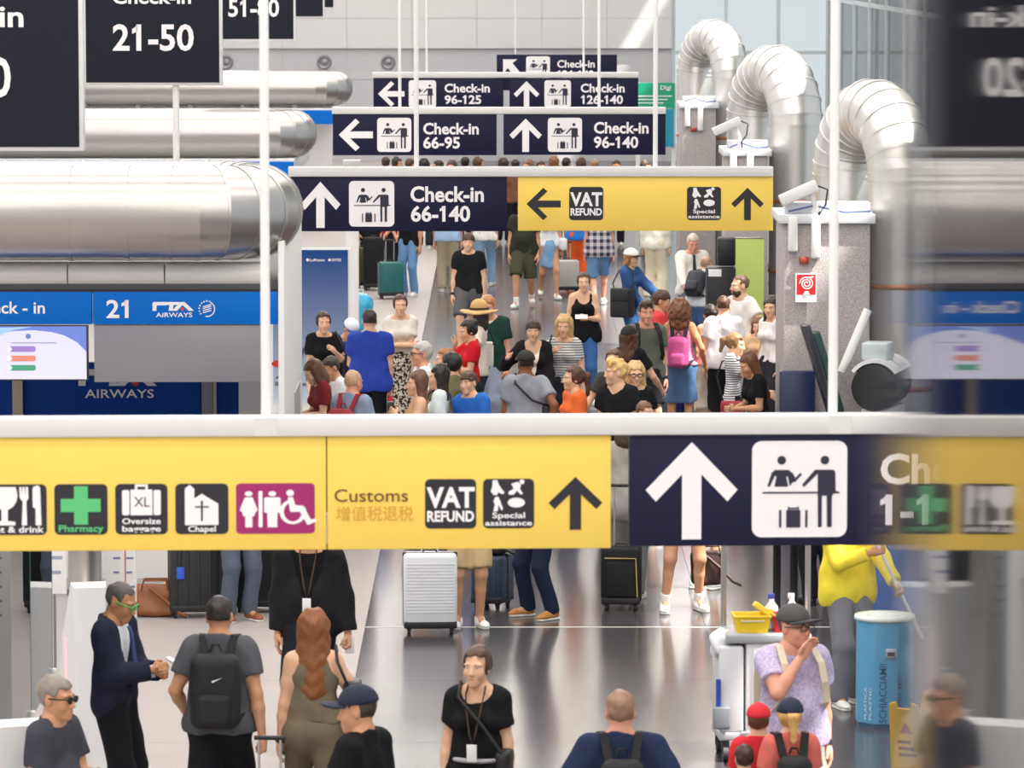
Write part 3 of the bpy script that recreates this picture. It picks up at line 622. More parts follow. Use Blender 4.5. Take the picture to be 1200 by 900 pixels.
def suitcase(label, loc, rz=0, w_=.44, d_=.26, h_=.62, col='#222', ribs=0, hand=.0, soft=False, trim='#1b1b1d', name='suitcase', rough=.4, zip_=None, group=None):
    root = empty(name, loc, math.radians(rz), label, 'suitcase', group); m = mat(col, rough if not soft else .85, var=.07, scale=6, bump=.1 if soft else 0)
    z0 = .07; sh = bx('shell', m, root, -w_ / 2, -d_ / 2, z0, w_ / 2, d_ / 2, z0 + h_, .035)
    if ribs:
        for side in (-1, 1):
            for i in range(ribs):
                if ribs > 10: zz = z0 + .2 * h_ + .7 * h_ * i / ribs; o = bx('rib', m, sh, -w_ / 2 + .03, side * d_ / 2 - .005, zz, w_ / 2 - .03, side * d_ / 2 + .005, zz + .4 * h_ * .7 / ribs)
                else: xx = -w_ / 2 + .06 + (w_ - .12) * i / (ribs - 1); o = bx('rib', m, sh, xx - .012, side * d_ / 2 - .006, z0 + .05, xx + .012, side * d_ / 2 + .008, z0 + h_ - .05, .005)
    bx('seam', mat(trim, .5), root, -w_ / 2 - .004, -.012, z0 + .02, w_ / 2 + .004, .012, z0 + h_ + .004)
    if zip_:
        b = MB(); b.tube([(-w_ / 2 + .04, -d_ / 2 - .004, z0 + h_ * .82), (w_ / 2 - .04, -d_ / 2 - .004, z0 + h_ * .82), (w_ / 2 - .025, -d_ / 2 - .004, z0 + .06)], .006, 6); b.build('zip', mat(zip_, .4), root)
        bx('pocket', m, root, -w_ / 2 + .05, -d_ / 2 - .02, z0 + .06, w_ / 2 - .05, -d_ / 2 + .01, z0 + h_ * .75, .015)
    bx('base_guard', mat(trim, .5), root, -w_ / 2 + .005, -d_ / 2 - .004, z0 - .012, w_ / 2 - .005, d_ / 2 + .004, z0 + .05, .01)
    for sx in (-1, 1):
        for sy in (-1, 1):
            b = MB(); x, y = sx * (w_ / 2 - .05), sy * (d_ / 2 - .045); b.tube([(x - .012, y, .028), (x + .012, y, .028)], .028, 12); b.box(x - .02, y - .02, .04, x + .02, y + .02, z0); b.build('wheel', mat(trim, .5), root)
    b = MB(); b.tube([(-.06, 0, z0 + h_), (-.05, 0, z0 + h_ + .03), (.05, 0, z0 + h_ + .03), (.06, 0, z0 + h_)], .009, 6); b.build('carry_handle', mat(trim, .5), root)
    if hand:
        b = MB()
        for sx in (-1, 1): b.tube([(sx * .07, d_ / 2 - .05, z0 + h_ - .02), (sx * .07, d_ / 2 - .05, z0 + h_ + hand)], .008, 8)
        hd = b.build('telescopic_handle', mat('#c9c9cc', .3, metal=.8), root)
        b = MB(); b.tube([(-.1, d_ / 2 - .05, z0 + h_ + hand), (.1, d_ / 2 - .05, z0 + h_ + hand)], .015, 8); b.build('grip', BLACKP, hd)
    return root
# ---------------------------------------------------------------- the hall
ROOF_Z = 12.0; ROOF_X1 = 8.6
def slab_obj(name, m, x0, y0, z0, x1, y1, z1, parent=None):
    o = bx(name, m, parent, x0, y0, z0, x1, y1, z1)
    if parent is None: tag(o, kind='structure')
    return o
floor = slab_obj('floor', mat('#3a3838', .5), -16, 8, -.2, 9.2, 134, -.02)
DARKFLOOR = [mat('#4f4b4f', .17, var=.25, scale=.9), mat('#545054', .18, var=.25, scale=.8), mat('#4c494d', .16, var=.25, scale=1.0)]
LIGHTFLOOR = [mat('#b3aba9', .5, spec=.25, var=.08, scale=1.5), mat('#aea6a4', .5, spec=.25, var=.08, scale=1.7)]
JOINT = 41.0
ys = [8, 23] + [JOINT - 3 * i for i in range(5, 0, -1)] + [JOINT + 3 * i for i in range(0, 8)] + [80, 100, 134]
k = 0
for a, b in zip(ys[:-1], ys[1:]):
    for x0, x1 in ((-1.19, 1.81), (1.81, 4.81), (4.81, 9.2)):
        bx('floor_slab', DARKFLOOR[k % 3], floor, x0 + .002, a + .004, -.02, x1 - .002, b - .004, 0); k += 1
    for x0, x1 in ((-16, -7.2), (-7.2, -4.2), (-4.2, -1.19)):
        bx('floor_slab', LIGHTFLOOR[k % 2], floor, x0 + .002, a + .003, -.02, x1 - .002, b - .003, 0); k += 1
bx('joint_strip', mat('#d6d2cc', .4, var=.02), floor, -1.19, JOINT - .02, -.02, 9.2, JOINT + .02, .002)

ceil_ = slab_obj('sun_shade_ceiling', mat('#e6e6e6', .8, var=.02), -11, -6, ROOF_Z, ROOF_X1, 133, ROOF_Z + .3)  # unseen slab added to block the sun except along the right side
FILL_GLOW = mat('#fffaf2', .5, var=0, emit=3.8)
for i in range(34): bx('fill_light_panel', FILL_GLOW, ceil_, -9.5, -4 + i * 4, ROOF_Z - .06, 7.5, -2.6 + i * 4, ROOF_Z + .01)  # unseen glowing strips, added to brighten the hall and the duct tops
# end wall: panels in rows, round air nozzles, a projecting upper bulkhead
WBY = 130.0
wall_back = slab_obj('wall_back', mat('#bfbfc1', .8), -15, WBY, -.02, 4.75, WBY + .4, 12)
rows = [0, 1.3, 2.25, 3.12, 3.95, 5.2, 6.6, 8.4, 10.2, 11.98]
for i, (a, b) in enumerate(zip(rows[:-1], rows[1:])):
    proud = .14 if a >= 3.1 else .03
    c = ['#b9b8bd', '#bcbbc0', '#bfbec2'][i % 3] if a < 3.1 else '#d0d0d0'
    for j in range(11):
        x0 = -15 + j * 1.795
        bx('wall_panel', mat(c, .6, var=.02), wall_back, x0 + .004, WBY - proud, a + .004, x0 + 1.795 - .004, WBY + .05, b - .004)
for px in (265, 380, 150, 455):
    x = X(px, WBY, 73); z = Z(73, WBY)
    e = empty('air_nozzle', (x, WBY - .03, z), 0, 'round grey air nozzle on the end wall ' + {265: 'left of the tall white pole', 380: 'above the farthest silver duct', 150: 'behind the 21-50 sign', 455: 'nearest the blue check-in signs'}[px], 'vent')
    b = MB(); b.lathe([(.2, 0), (.2, .05), (.15, .06), (.13, .01), (.08, .03), (.0, .06)], n=20); o = b.build('nozzle_ring', mat('#8d8d91', .35, metal=.7), e); o.rotation_euler = (math.pi / 2, 0, 0)
# glazed end bay and side wall
GL = glass('#eef4f6', 1.3)
win = bx('window_1', mat('#c3cbd0', .4, metal=.4), None, 4.75, WBY, -.02, 9.2, WBY + .12, .5); tag(win, kind='structure')
for i in range(4):
    x = 4.8 + i * 1.45; bx('mullion', mat('#c8d0d4', .4, metal=.3), win, x - .05, WBY, .5, x + .05, WBY + .15, 12)
for z in (3.0, 5.5, 8.0, 10.5): bx('transom', mat('#c8d0d4', .4, metal=.3), win, 4.75, WBY + .02, z - .05, 9.2, WBY + .1, z + .05)
for i in range(3):
    for z0, z1 in ((.5, 3), (3, 5.5), (5.5, 8), (8, 10.5)):
        bx('pane', GL, win, 4.86 + i * 1.45, WBY + .05, z0 + .05, 6.2 + i * 1.45, WBY + .06, z1 - .05)
win2 = bx('window_2', mat('#c3cbd0', .4, metal=.4), None, 9.0, 20, -.02, 9.2, 130, .45); tag(win2, kind='structure')
for i in range(23):
    y = 20 + i * 5; bx('mullion', mat('#c8d0d4', .4, metal=.3), win2, 9.0, y - .05, .45, 9.15, y + .05, 12)
for z in (4.5, 8.5): bx('transom', mat('#c8d0d4', .4, metal=.3), win2, 9.02, 20, z - .05, 9.12, 130, z + .05)
for i in range(22):
    for z0, z1 in ((.45, 4.5), (4.5, 8.5), (8.5, 12)): bx('pane', GL, win2, 9.06, 20.05 + i * 5, z0 + .05, 9.07, 24.95 + i * 5, z1 - .05)

# ---------------------------------------------------------------- ducts
def duct(root, pts, r, m, name='duct_section', n=28, bands=None, lip=.008):
    pts = [Vector(p) for p in pts]; pts = [p for i, p in enumerate(pts) if i == 0 or (p - pts[i - 1]).length > 1e-4]; k = len(pts); dirs = [(pts[i + 1] - pts[i]).normalized() for i in range(k - 1)]
    for i in range(k - 1):
        d = dirs[i]; n0 = (d + dirs[i - 1]).normalized() if i else d; n1 = (d + dirs[i + 1]).normalized() if i < k - 2 else d
        a = d.cross(Vector((0, 0, 1)) if abs(d.z) < .95 else Vector((0, 1, 0))).normalized(); b = d.cross(a)
        vs = []; L = (pts[i + 1] - pts[i]).length
        for base, nn, rad in ((pts[i], n0, r), (pts[i], n0, r), (pts[i + 1], n1, r), (pts[i + 1], n1, r + lip)):
            for j in range(n):
                c = (a * math.cos(2 * math.pi * j / n) + b * math.sin(2 * math.pi * j / n)) * rad; vs.append(base + c - d * (c.dot(nn) / d.dot(nn)))
        q = min(.03, L * .2)
        for j in range(n): vs[2 * n + j] = vs[2 * n + j] - d * q; vs[3 * n + j] = vs[3 * n + j]
        mb = MB(); mb.add(vs[n:3 * n], [(j, (j + 1) % n, n + (j + 1) % n, n + j) for j in range(n)], True)
        l2 = [v + (vs[3 * n + j] - vs[2 * n + j] - d * q) for j, v in enumerate(vs[2 * n:3 * n])]; mb.add(vs[2 * n:3 * n] + l2, [(j, (j + 1) % n, n + (j + 1) % n, n + j) for j in range(n)]); mb.add(l2 + vs[3 * n:], [(j, (j + 1) % n, n + (j + 1) % n, n + j) for j in range(n)], True); mb.build(name, m, root)
    return root
def arc(c, r, u, v, a0, a1, n):
    c = Vector(c); u = Vector(u); v = Vector(v); return [c + u * (r * math.cos(math.radians(a0 + (a1 - a0) * i / n))) + v * (r * math.sin(math.radians(a0 + (a1 - a0) * i / n))) for i in range(n + 1)]
def u_duct(label, d, zc, r, pxe, x_left, gap, seams):
    x1 = X(pxe, d, 200); root = empty('ventilation_duct', (x1, d, zc), 0, label, 'duct'); R = gap / 2
    xs = [x_left - x1 + (0 - (x_left - x1)) * t for t in seams]
    pts = [(x, 0, 0) for x in xs] + [tuple(p) for p in arc((0, R, 0), R, (0, -1, 0), (1, 0, 0), 0, 180, 9)] + [(x, gap, 0) for x in reversed(xs[:-1])]
    duct(root, pts, r, STEEL); return root
u_duct('big silver duct turning back above the blue check-in counter, nearest on the left', 44, Z(250, 44), .44, 233, -8.2, 1.02, [0, .3, .5, .64, .78, .88, .955, 1])
u_duct('silver duct in the second row on the left, behind the 21-50 sign', 76, Z(158, 76), .385, 309, -12, .92, [0, .25, .45, .6, .72, .84, .94, 1])
u_duct('farthest silver duct on the left, below the end wall nozzles', 99, Z(104, 99), .36, 369, -13, .86, [0, .3, .5, .66, .8, .92, 1])

GRANITE = mat('#bdb5b4', .7, var=.12, scale=30, pat='speckle', col2='#8f8788', freq=90.)
TAPE = mat('#c98a66', .4, metal=.4, var=.2, scale=20); LIGHTMETAL = mat('#dcd9d6', .33, metal=.75, var=.04, scale=2)
def arch_duct(label, d, px, r, gap_y, gap_x, ztop, sgn='', low=0.):
    x = X(px, d, 260); root = empty('exhaust_duct', (x, d, 0), 0, label, 'duct')
    R = math.hypot(gap_y, gap_x) / 2; u = Vector((-gap_x, gap_y, 0)).normalized(); zc = ztop - R - r
    pts = [(0, 0, 0), (0, 0, 1.1), (0, 0, zc - .9), (0, 0, zc - .02)] + [tuple(p) for p in arc(u * R + Vector((0, 0, zc)), R, -u, (0, 0, 1), 8, 172, 11)] + [tuple(u * 2 * R + Vector((0, 0, zc - .02))), tuple(u * 2 * R + Vector((0, 0, zc - .8))), tuple(u * 2 * R)]
    duct(root, pts, r, LIGHTMETAL, lip=.012)
    for z in (1.25, zc - 1.15):
        for c in (Vector((0, 0, 0)), u * 2 * R):
            b = MB(); b.lathe([(r + .004, z), (r + .013, z + .004), (r + .013, z + .05), (r + .004, z + .054)], (c.x, c.y, 0), 28); b.build('tape_band', TAPE, root)
    return root
arch_duct('huge silver duct arching over on the right, nearest of the three', 50, 1056, .355, 1.3, .5, Z(92, 51), low=0)
arch_duct('silver arched duct on the right, middle of the three', 68, 932, .385, 1.35, .55, Z(52, 69))
arch_duct('silver arched duct on the right, farthest of the three', 87, 855, .34, 1.3, .6, Z(22, 88))

# granite piers with white service ducting and a camera on top
def pier(d, px0, pxc, px1, ytop, label, depth=1.25, cam_px=None, sign=False):
    x0, xc = X(px0, d, 400), X(px1, d, 400); zt = Z(ytop, d); root = empty('granite_pier', ((x0 + xc) / 2, d + depth / 2, 0), 0, label, 'pillar')
    hw = (xc - x0) / 2; b = MB(); b.box(-hw, -depth / 2, 0, hw, depth / 2, zt, .02); b.build('stone_block', GRANITE, root)
    W2 = mat('#dcdde2', .45, var=.04)
    bx('top_tray', W2, root, -hw - .05, -depth / 2 - .06, zt, hw + .05, depth / 2, zt + .1, .01); bx('cable_tray', W2, root, -hw + .02, -depth / 2 + .05, zt + .1, hw, -depth / 2 + .3, zt + .22, .01)
    for x in (-hw + .1, -hw + .34): bx('conduit', WHITE, root, x - .05, -depth / 2 - .09, zt - .4 - x * .3, x + .05, -depth / 2, zt + .08, .02)
    b = MB(); b.tube([(-hw + .05, -depth / 2 - .05, zt + .13), (-hw * .3, -depth / 2 - .02, zt + .19), (hw * .4, -depth / 2 - .03, zt + .12), (hw, -depth / 2, zt + .13)], .012, 6); b.build('cable', mat('#5a6c9a', .6), root)
    bx('valve', mat('#9c3b2c', .5), root, -hw + .17, -depth / 2 - .06, zt - .42, -hw + .27, -depth / 2 + .01, zt - .35, .01)
    if cam_px:
        cx, cz = X(cam_px[0], d, 200), Z(cam_px[1], d); c = empty('security_camera', (cx, d - .03, cz), 0, label.split(' pier')[0].replace('speckled granite', 'white security camera on the granite') + ' pier', 'camera')
        o = MB().box(-.3, -.07, -.06, .12, .07, .06, .015).build('housing', WHITE, c); o.rotation_euler = (0, math.radians(-24), 0)
        b = MB(); b.tube([(.05, 0, -.05), (.1, 0, -.18), (.08, .02, zt + .1 - cz)], .03, 8); b.build('bracket', WHITE, c)
        b = MB(); b.tube([(.12, -.03, .04), (.22, -.03, .0), (.2, -.03, -.16), (.13, -.03, -.26), (.14, 0, zt + .12 - cz)], .012, 6); b.build('cable', mat('#3c4250', .6), c)
    return root
pr = pier(49.2, 917, 957, 1019, 262, 'speckled granite nearest pier on the right with fire hose sign', cam_px=(945, 222))
pier(67.0, 850, 860, 899, 183, 'speckled granite middle pier on the right behind the yellow sign', cam_px=(858, 145))
pier(86.0, 798, 815, 838, 127, 'speckled granite farthest pier on the right beside green banner')
# fire hose sign with spiral
d = 49.17; fs_ = empty('fire_hose_sign', (X(945, d, 336), d - .03, Z(337, d)), 0, 'red fire hose sign with white spiral on the granite pier', 'sign'); s_ = FPX / d
flat('sign_board', [rr(-13 / s_, -17 / s_, 12 / s_, 17 / s_, .004)], mat('#eeeeee', .4, var=0), fs_, 0); bx('backing', WHITE, fs_, -13 / s_, .002, -17 / s_, 12 / s_, .02, 17 / s_)
flat('red_field', [[(-11.5 / s_, -8 / s_), (10.5 / s_, -8 / s_), (10.5 / s_, 15.5 / s_), (-11.5 / s_, 15.5 / s_)]], mat('#c8202c', .4, var=0), fs_, -.003)
sp = []
for i in range(60):
    a = i / 60 * 5 * math.pi; r0, r1 = (1.2 + 7 * i / 60) / s_, (1.2 + 7 * (i + 1) / 60) / s_; a1 = (i + 1) / 60 * 5 * math.pi
    sp.append(seg(r0 * math.cos(a), 5 / s_ + r0 * math.sin(a), r1 * math.cos(a1), 5 / s_ + r1 * math.sin(a1), 1.3 / s_))
sp.append([(-2 / s_, -4 / s_), (2 / s_, -4 / s_), (4 / s_, -8 / s_), (-4 / s_, -8 / s_)]); sp.append([(0, 12.5 / s_), (8 / s_, 14 / s_), (8 / s_, 12 / s_), (0, 11 / s_)])
flat('spiral', sp, PRINTW, fs_, -.005)
# ---------------------------------------------------------------- pictograms (unit square, y down)
def pg_checkin():
    p = [circ(.31, .2, .046), circ(.765, .2, .046), [(.24, .3), (.385, .3), (.42, .33), (.45, .40), (.395, .47), (.375, .37), (.36, .37), (.38, .475), (.235, .475), (.255, .37), (.24, .36), (.185, .475), (.16, .47), (.205, .33)],
         seg(.405, .34, .45, .42, .045), seg(.44, .42, .515, .34, .026), [(.66, .3), (.85, .3), (.875, .32), (.88, .52), (.915, .53), (.915, .545), (.69, .56), (.69, .34), (.545, .48), (.525, .455)],
         [(.11, .528), (.92, .528), (.92, .546), (.11, .546)], [(.69, .5), (.88, .5), (.84, .58), (.84, .89), (.81, .90), (.79, .89), (.785, .57), (.735, .57), (.735, .89), (.71, .90), (.695, .89)],
         rr(.36, .715, .51, .9, .01), rr(.285, .715, .31, .9, .01), rr(.56, .715, .585, .9, .01), seg(.38, .70, .49, .70, .016), seg(.385, .715, .385, .68, .014), seg(.485, .715, .485, .68, .014)]
    return p
def pg_eat():
    return [[(.0, .05), (.42, .05), (.455, .2), (.44, .32), (.38, .43), (.3, .49), (.27, .5), (.27, .72), (.41, .74), (.41, .81), (.0, .81), (.0, .74), (.15, .72), (.15, .5), (.1, .48), (.02, .4), (-.01, .25)],
            [(.49, .05), (.53, .05), (.535, .22), (.55, .05), (.59, .05), (.595, .22), (.61, .05), (.655, .05), (.66, .27), (.62, .34), (.63, .81), (.53, .81), (.55, .34), (.495, .27)], [(.76, .04), (.84, .02), (.88, .06), (.9, .81), (.79, .81), (.79, .48), (.74, .45), (.735, .1)]]
def pg_cross(): return [[(.37, .04), (.63, .04), (.63, .29), (.87, .29), (.87, .55), (.63, .55), (.63, .8), (.37, .8), (.37, .55), (.12, .55), (.12, .29), (.37, .29)]]
def pg_xl(): return [rr(.13, .12, .27, .62, .04), rr(.73, .12, .87, .62, .04), rr(.29, .11, .71, .62, .01), seg(.4, .12, .4, .03, .05), seg(.6, .12, .6, .03, .05), seg(.38, .03, .62, .03, .05)]
def pg_chapel(): return [[(.18, .1), (.27, .02), (.36, .1), (.36, .29), (.5, .2), (.81, .4), (.81, .82), (.18, .82)]]
def pg_chapel_cross(): return [seg(.5, .34, .5, .74, .035), seg(.37, .46, .63, .46, .03)]
def man(x, k=1., y=.15, wom=False):
    p = [circ(x, y + .055, .05)]
    if wom: p.append([(x - .05, y + .125), (x + .05, y + .125), (x + .115, y + .38), (x + .085, y + .42), (x + .07, y + .5), (x + .045, y + .5), (x + .045, y + .72), (x - .045, y + .72), (x - .045, y + .5), (x - .07, y + .5), (x - .085, y + .42), (x - .115, y + .38)])
    else: p.append([(x - .085, y + .125), (x + .085, y + .125), (x + .105, y + .15), (x + .105, y + .42), (x + .065, y + .44), (x + .06, y + .72), (x - .06, y + .72), (x - .065, y + .44), (x - .105, y + .42), (x - .105, y + .15)])
    return p
def chair(x, y, k):
    ring = [seg(x + k * .13 * math.cos(a), y + k * (.36 + .2 * math.sin(a) * 1.0), x + k * .13 * math.cos(a + .36), y + k * (.36 + .2 * math.sin(a + .36)), k * .05) for a in np.arange(-.4, 4.6, .34)]
    return [circ(x - .03 * k, y + .02 * k, .045 * k, 12, .06 * k), [(x - .06 * k, y + .1 * k), (x + .0 * k, y + .09 * k), (x + .03 * k, y + .24 * k), (x + .12 * k, y + .25 * k), (x + .21 * k, y + .5 * k), (x + .26 * k, y + .48 * k), (x + .28 * k, y + .53 * k), (x + .17 * k, y + .6 * k), (x + .08 * k, y + .36 * k), (x - .03 * k, y + .36 * k)]] + ring
def pg_wc(): return man(.16, wom=True) + [rr(.285, .15, .335, .87, .02)] + man(.46) + chair(.72, .17, 1.1)
def pg_special():
    w_ = [[(.19, .04), (.28, .02), (.3, .1), (.36, .2), (.42, .28), (.38, .31), (.3, .27), (.27, .33), (.2, .32), (.15, .25), (.18, .16)], circ(.22, .06, .04, 10), [(.24, .36), (.3, .36), (.34, .46), (.39, .6), (.36, .64), (.3, .52), (.29, .65), (.2, .66), (.23, .5), (.2, .46)],
          [(.55, .1), (.68, .06), (.74, .12), (.72, .2), (.78, .3), (.74, .32), (.66, .24), (.6, .32), (.5, .32), (.5, .26), (.6, .2)], circ(.76, .06, .05, 10), circ(.65, .48, .17, 16, .1)]
    return w_
def pg_arrow(): return [[(.5, 0), (1, .49), (.89, .61), (.605, .33), (.605, 1), (.395, 1), (.395, .33), (.11, .61), (0, .49)]]
def rotpoly(polys, deg):
    c, s = math.cos(math.radians(deg)), math.sin(math.radians(deg)); return [[(.5 + c * (x - .5) - s * (y - .5), .5 + s * (x - .5) + c * (y - .5)) for x, y in p] for p in polys]

class Sign:
    """hanging sign board: everything is given in the board's own picture units and lies on one board at distance d"""
    def __init__(s, label, d, pc, yaw=0., cat='sign', name='hanging_sign'):
        s.d = d; s.o = P(pc[0], pc[1], d); s.pm = pc[1]; s.root = empty(name, tuple(s.o), yaw, label, cat); s.y = 0.
    def x(s, px): return P(px, s.pm, s.d).x - s.o.x
    def z(s, py): return P(600, py, s.d).z - s.o.z
    def panel(s, x0, y0, x1, y1, m, t=.1, y=0., name='panel', bev=.004): return bx(name, m, s.root, s.x(x0), y, s.z(y1), s.x(x1), y + t, s.z(y0), bev)
    def rod(s, px, py, r=.02, top=ROOF_Z):
        b = MB(); b.tube([(s.x(px), .06, s.z(py)), (s.x(px), .06, top - s.o.z)], r, 10); b.build('hanger_rod', WHITE, s.root)
    def sh(s, name, polys, x0, y0, x1, y1, m, parent=None, y=-.004):
        q = [[(s.x(x0 + (x1 - x0) * a), s.z(y0 + (y1 - y0) * b)) for a, b in p] for p in polys]; return flat(name, q, m, parent or s.root, y)
    def plate(s, x0, y0, x1, y1, m, r=.09):
        k = (y1 - y0) / max(x1 - x0, 1); pl = rr(0, 0, 1, 1, r)
        if k < .8: pl = [(a * 1., b) for a, b in rr(0, 0, 1, 1, r * .8)]
        return s.sh('icon_plate', [pl], x0, y0, x1, y1, m, y=-.003)
    def text(s, t, x0, yb, cap, m, x1=None, bold=.028, parent=None, y=-.005):
        return lettering(t, m, parent or s.root, y, s.x(x0), s.z(yb), s.z(yb - cap) - s.z(yb), None if x1 is None else s.x(x1) - s.x(x0), bold)
    def arrow(s, x0, y0, x1, y1, m, deg=0): return s.sh('arrow', rotpoly(pg_arrow(), deg), x0, y0, x1, y1, m)
    def icon(s, kind, x0, y0, x1, y1):
        pm = {'checkin': PRINTW, 'wc': mat('#a2216a', .4, var=0), 'pharmacy': INK}.get(kind, INK); p = s.plate(x0, y0, x1, y1, pm, .1 if kind != 'wc' else .08)
        fg = INK if kind == 'checkin' else PRINTW; H = y1 - y0; W_ = x1 - x0
        poly = {'checkin': pg_checkin, 'eat': pg_eat, 'pharmacy': pg_cross, 'xl': pg_xl, 'chapel': pg_chapel, 'wc': pg_wc, 'special': pg_special}.get(kind)
        if kind == 'checkin': fg = mat('#26263a', .5, var=0)
        if kind == 'pharmacy': fg = mat('#5cc47c', .5, var=0)
        if poly: s.sh('pictogram', poly(), x0, y0, x1, y1, fg, p, -.006)
        T2 = lambda t, a, b, yb, cap: s.text(t, x0 + W_ * a, y0 + H * yb, H * cap, fg, x0 + W_ * b, .035 if kind == 'vat' else .02, p, -.008)
        if kind == 'eat': T2('Eat & drink', -.06, .95, .95, .12)
        if kind == 'pharmacy': T2('Pharmacy', .08, .92, .94, .13)
        if kind == 'xl':
            T2('Oversize', .13, .87, .79, .11); T2('baggage', .13, .87, .94, .11); s.text('XL', x0 + W_ * .36, y0 + H * .45, H * .19, INK, x0 + W_ * .66, .0, p, -.008)
        if kind == 'chapel': T2('Chapel', .24, .76, .95, .11); s.sh('pictogram', pg_chapel_cross(), x0, y0, x1, y1, INK, p, -.008)
        if kind == 'special': T2('Special', .18, .82, .79, .11); T2('assistance', .04, .96, .94, .1)
        if kind == 'vat': T2('VAT', .03, .97, .56, .38); T2('REFUND', .04, .96, .85, .2)

BEAM = mat('#dcdad9', .4, var=.02)
CAPW = PRINTW
# front sign
S = Sign('long yellow and navy overhead sign across the front, with toilets and pharmacy symbols', 25, (600, 560), math.radians(2.1))
S.panel(-130, 487, 1290, 510, BEAM, .14, -.03, 'beam', .008)
for a, b in ((-130, 382.3), (383.7, 716)): S.panel(a, 510.5, b, 643, YELLOWP)
S.panel(738, 510.5, 1268, 641, NAVYP)
for px in (312, 978): S.rod(px, 490, .026)
for px in (300, 972): bx('bracket', BEAM, S.root, S.x(px), -.034, S.z(509), S.x(px + 26), -.03, S.z(488))
for k_, x0, x1 in (('eat', -6, 56), ('pharmacy', 65, 127), ('xl', 136, 197), ('chapel', 206, 268), ('wc', 277, 369)): S.icon(k_, x0, 565, x1, 624)
S.text('Customs', 392, 587, 14.5, mat('#6b4a2c', .5, var=0), 478, .004); S.text('增值税退税', 394, 608, 13.0, mat('#d9a53f', .5, var=0), 484, 0)
S.icon('vat', 498, 561, 558, 619); S.icon('special', 566, 561, 626, 619); S.arrow(643, 559, 706, 621, INK)
S.arrow(757, 519, 865, 633, PRINTW); S.icon('checkin', 882, 518, 994, 631); S.text('Check-in', 1033, 568, 33, PRINTW, 1214); S.text('1-140', 1033, 616, 33, PRINTW, 1150)
# second sign
S = Sign('hanging sign pair reading Check-in 66-140 and yellow VAT refund', 53, (620, 235))
S.panel(338, 195.5, 906, 207, BEAM, .14, -.03, 'beam', .008); S.panel(340, 207.5, 594, 271, NAVYP); S.panel(607, 207, 906, 270.5, YELLOWP)
for px in (488, 768): S.rod(px, 198, .028)
S.arrow(352, 213, 399, 267, PRINTW); S.icon('checkin', 409, 212, 462, 265.5); S.text('Check-in', 481, 236, 17, PRINTW, 567); S.text('66-140', 481.5, 259, 17, PRINTW, 551)
S.arrow(617, 220, 657, 258, INK, -90); S.icon('vat', 667, 219, 707, 258); S.icon('special', 805, 219, 845, 258); S.arrow(857, 220, 895, 258, INK)
# third
S = Sign('hanging sign pair reading Check-in 66-95 and Check-in 96-140', 70, (585, 157))
S.panel(389, 125.5, 780, 133.5, BEAM, .14, -.03, 'beam', .008); S.panel(390, 134, 582, 182, NAVYP); S.panel(590, 134, 780, 181.5, NAVYP)
for px in (468.5, 702): S.rod(px, 127, .024)
S.arrow(397, 139, 437, 177, PRINTW, -90); S.icon('checkin', 442, 138, 482, 178); S.text('Check-in', 496, 157, 12.5, PRINTW, 561); S.text('66-95', 496, 173.5, 12.5, PRINTW, 539)
S.arrow(597, 139, 635, 178, PRINTW); S.icon('checkin', 642, 138, 682, 178); S.text('Check-in', 696, 156, 12.5, PRINTW, 760); S.text('96-140', 696, 173, 12.5, PRINTW, 748)
# fourth
S = Sign('hanging sign pair reading Check-in 96-125 and Check-in 126-140', 88, (592, 108))
S.panel(436.5, 84.5, 748, 91, BEAM, .14, -.03, 'beam', .008); S.panel(437.5, 91.5, 590, 130, NAVYP); S.panel(597, 91.5, 748, 130, NAVYP)
for px in (500, 684): S.rod(px, 86, .022)
S.arrow(443, 95, 474, 125, PRINTW, -90); S.icon('checkin', 479, 94, 511, 126); S.text('Check-in', 521, 108, 9.5, PRINTW, 574); S.text('96-125', 521, 121.5, 9.5, PRINTW, 564)
S.arrow(602, 95, 632, 126, PRINTW); S.icon('checkin', 638, 94, 669, 126); S.text('Check-in', 680.5, 108, 9.5, PRINTW, 732); S.text('126-140', 681, 121.5, 9.5, PRINTW, 730)
# fifth
S = Sign('smallest and farthest navy check-in sign with slanting arrow', 104, (652, 85))
S.panel(582, 64, 723, 106, NAVYP); S.sh('arrow', [[(0, 0), (.9, 0), (.6, .22), (1.05, .72), (.75, 1.0), (.3, .5), (0, .85)]], 589.5, 69.5, 608, 90, PRINTW)
S.icon('checkin', 616.5, 66, 644.5, 94); S.text('Check-in', 653, 79, 8.2, PRINTW, 697); S.text('126-140', 653, 91, 8.2, PRINTW, 696)
for px in (604, 701): S.rod(px, 65, .018)
# left island signs (white framed boards)
def island_sign(label, d, x0, x1, yb, lines, hgt, pole=None, bold=.022):
    S = Sign(label, d, ((x0 + x1) / 2, yb - hgt / 2), name='island_sign'); FR = mat('#e4e3e3', .4, var=.02); t = 3.4 * FPX / d / 100
    S.panel(x0, yb - hgt, x1, yb, FR, .16, 0., 'frame', .01); S.panel(x0 + t, yb - hgt + t, x1 - t, yb - t, mat('#20222d', .45, var=.03, spec=.15), .02, -.012, 'face', 0)
    for t_, a, b, yy, cap in lines: S.text(t_, a, yy, cap, PRINTW, b, bold, y=-.018)
    if pole: b = MB(); b.tube([(S.x(pole), .08, S.z(yb)), (S.x(pole), .08, 2.7 - S.o.z)], .04, 10); b.build('pole', WHITE, S.root)
    else: S.rod((x0 + x1) / 2, yb - hgt)
    return S
island_sign('nearest white framed black check-in board at top left, cut by the frame', 37.6, -141, 97, 177, [('Check-in', -128, 28, 31, 24), ('1-20', -75, 12.5, 112, 43)], 250)
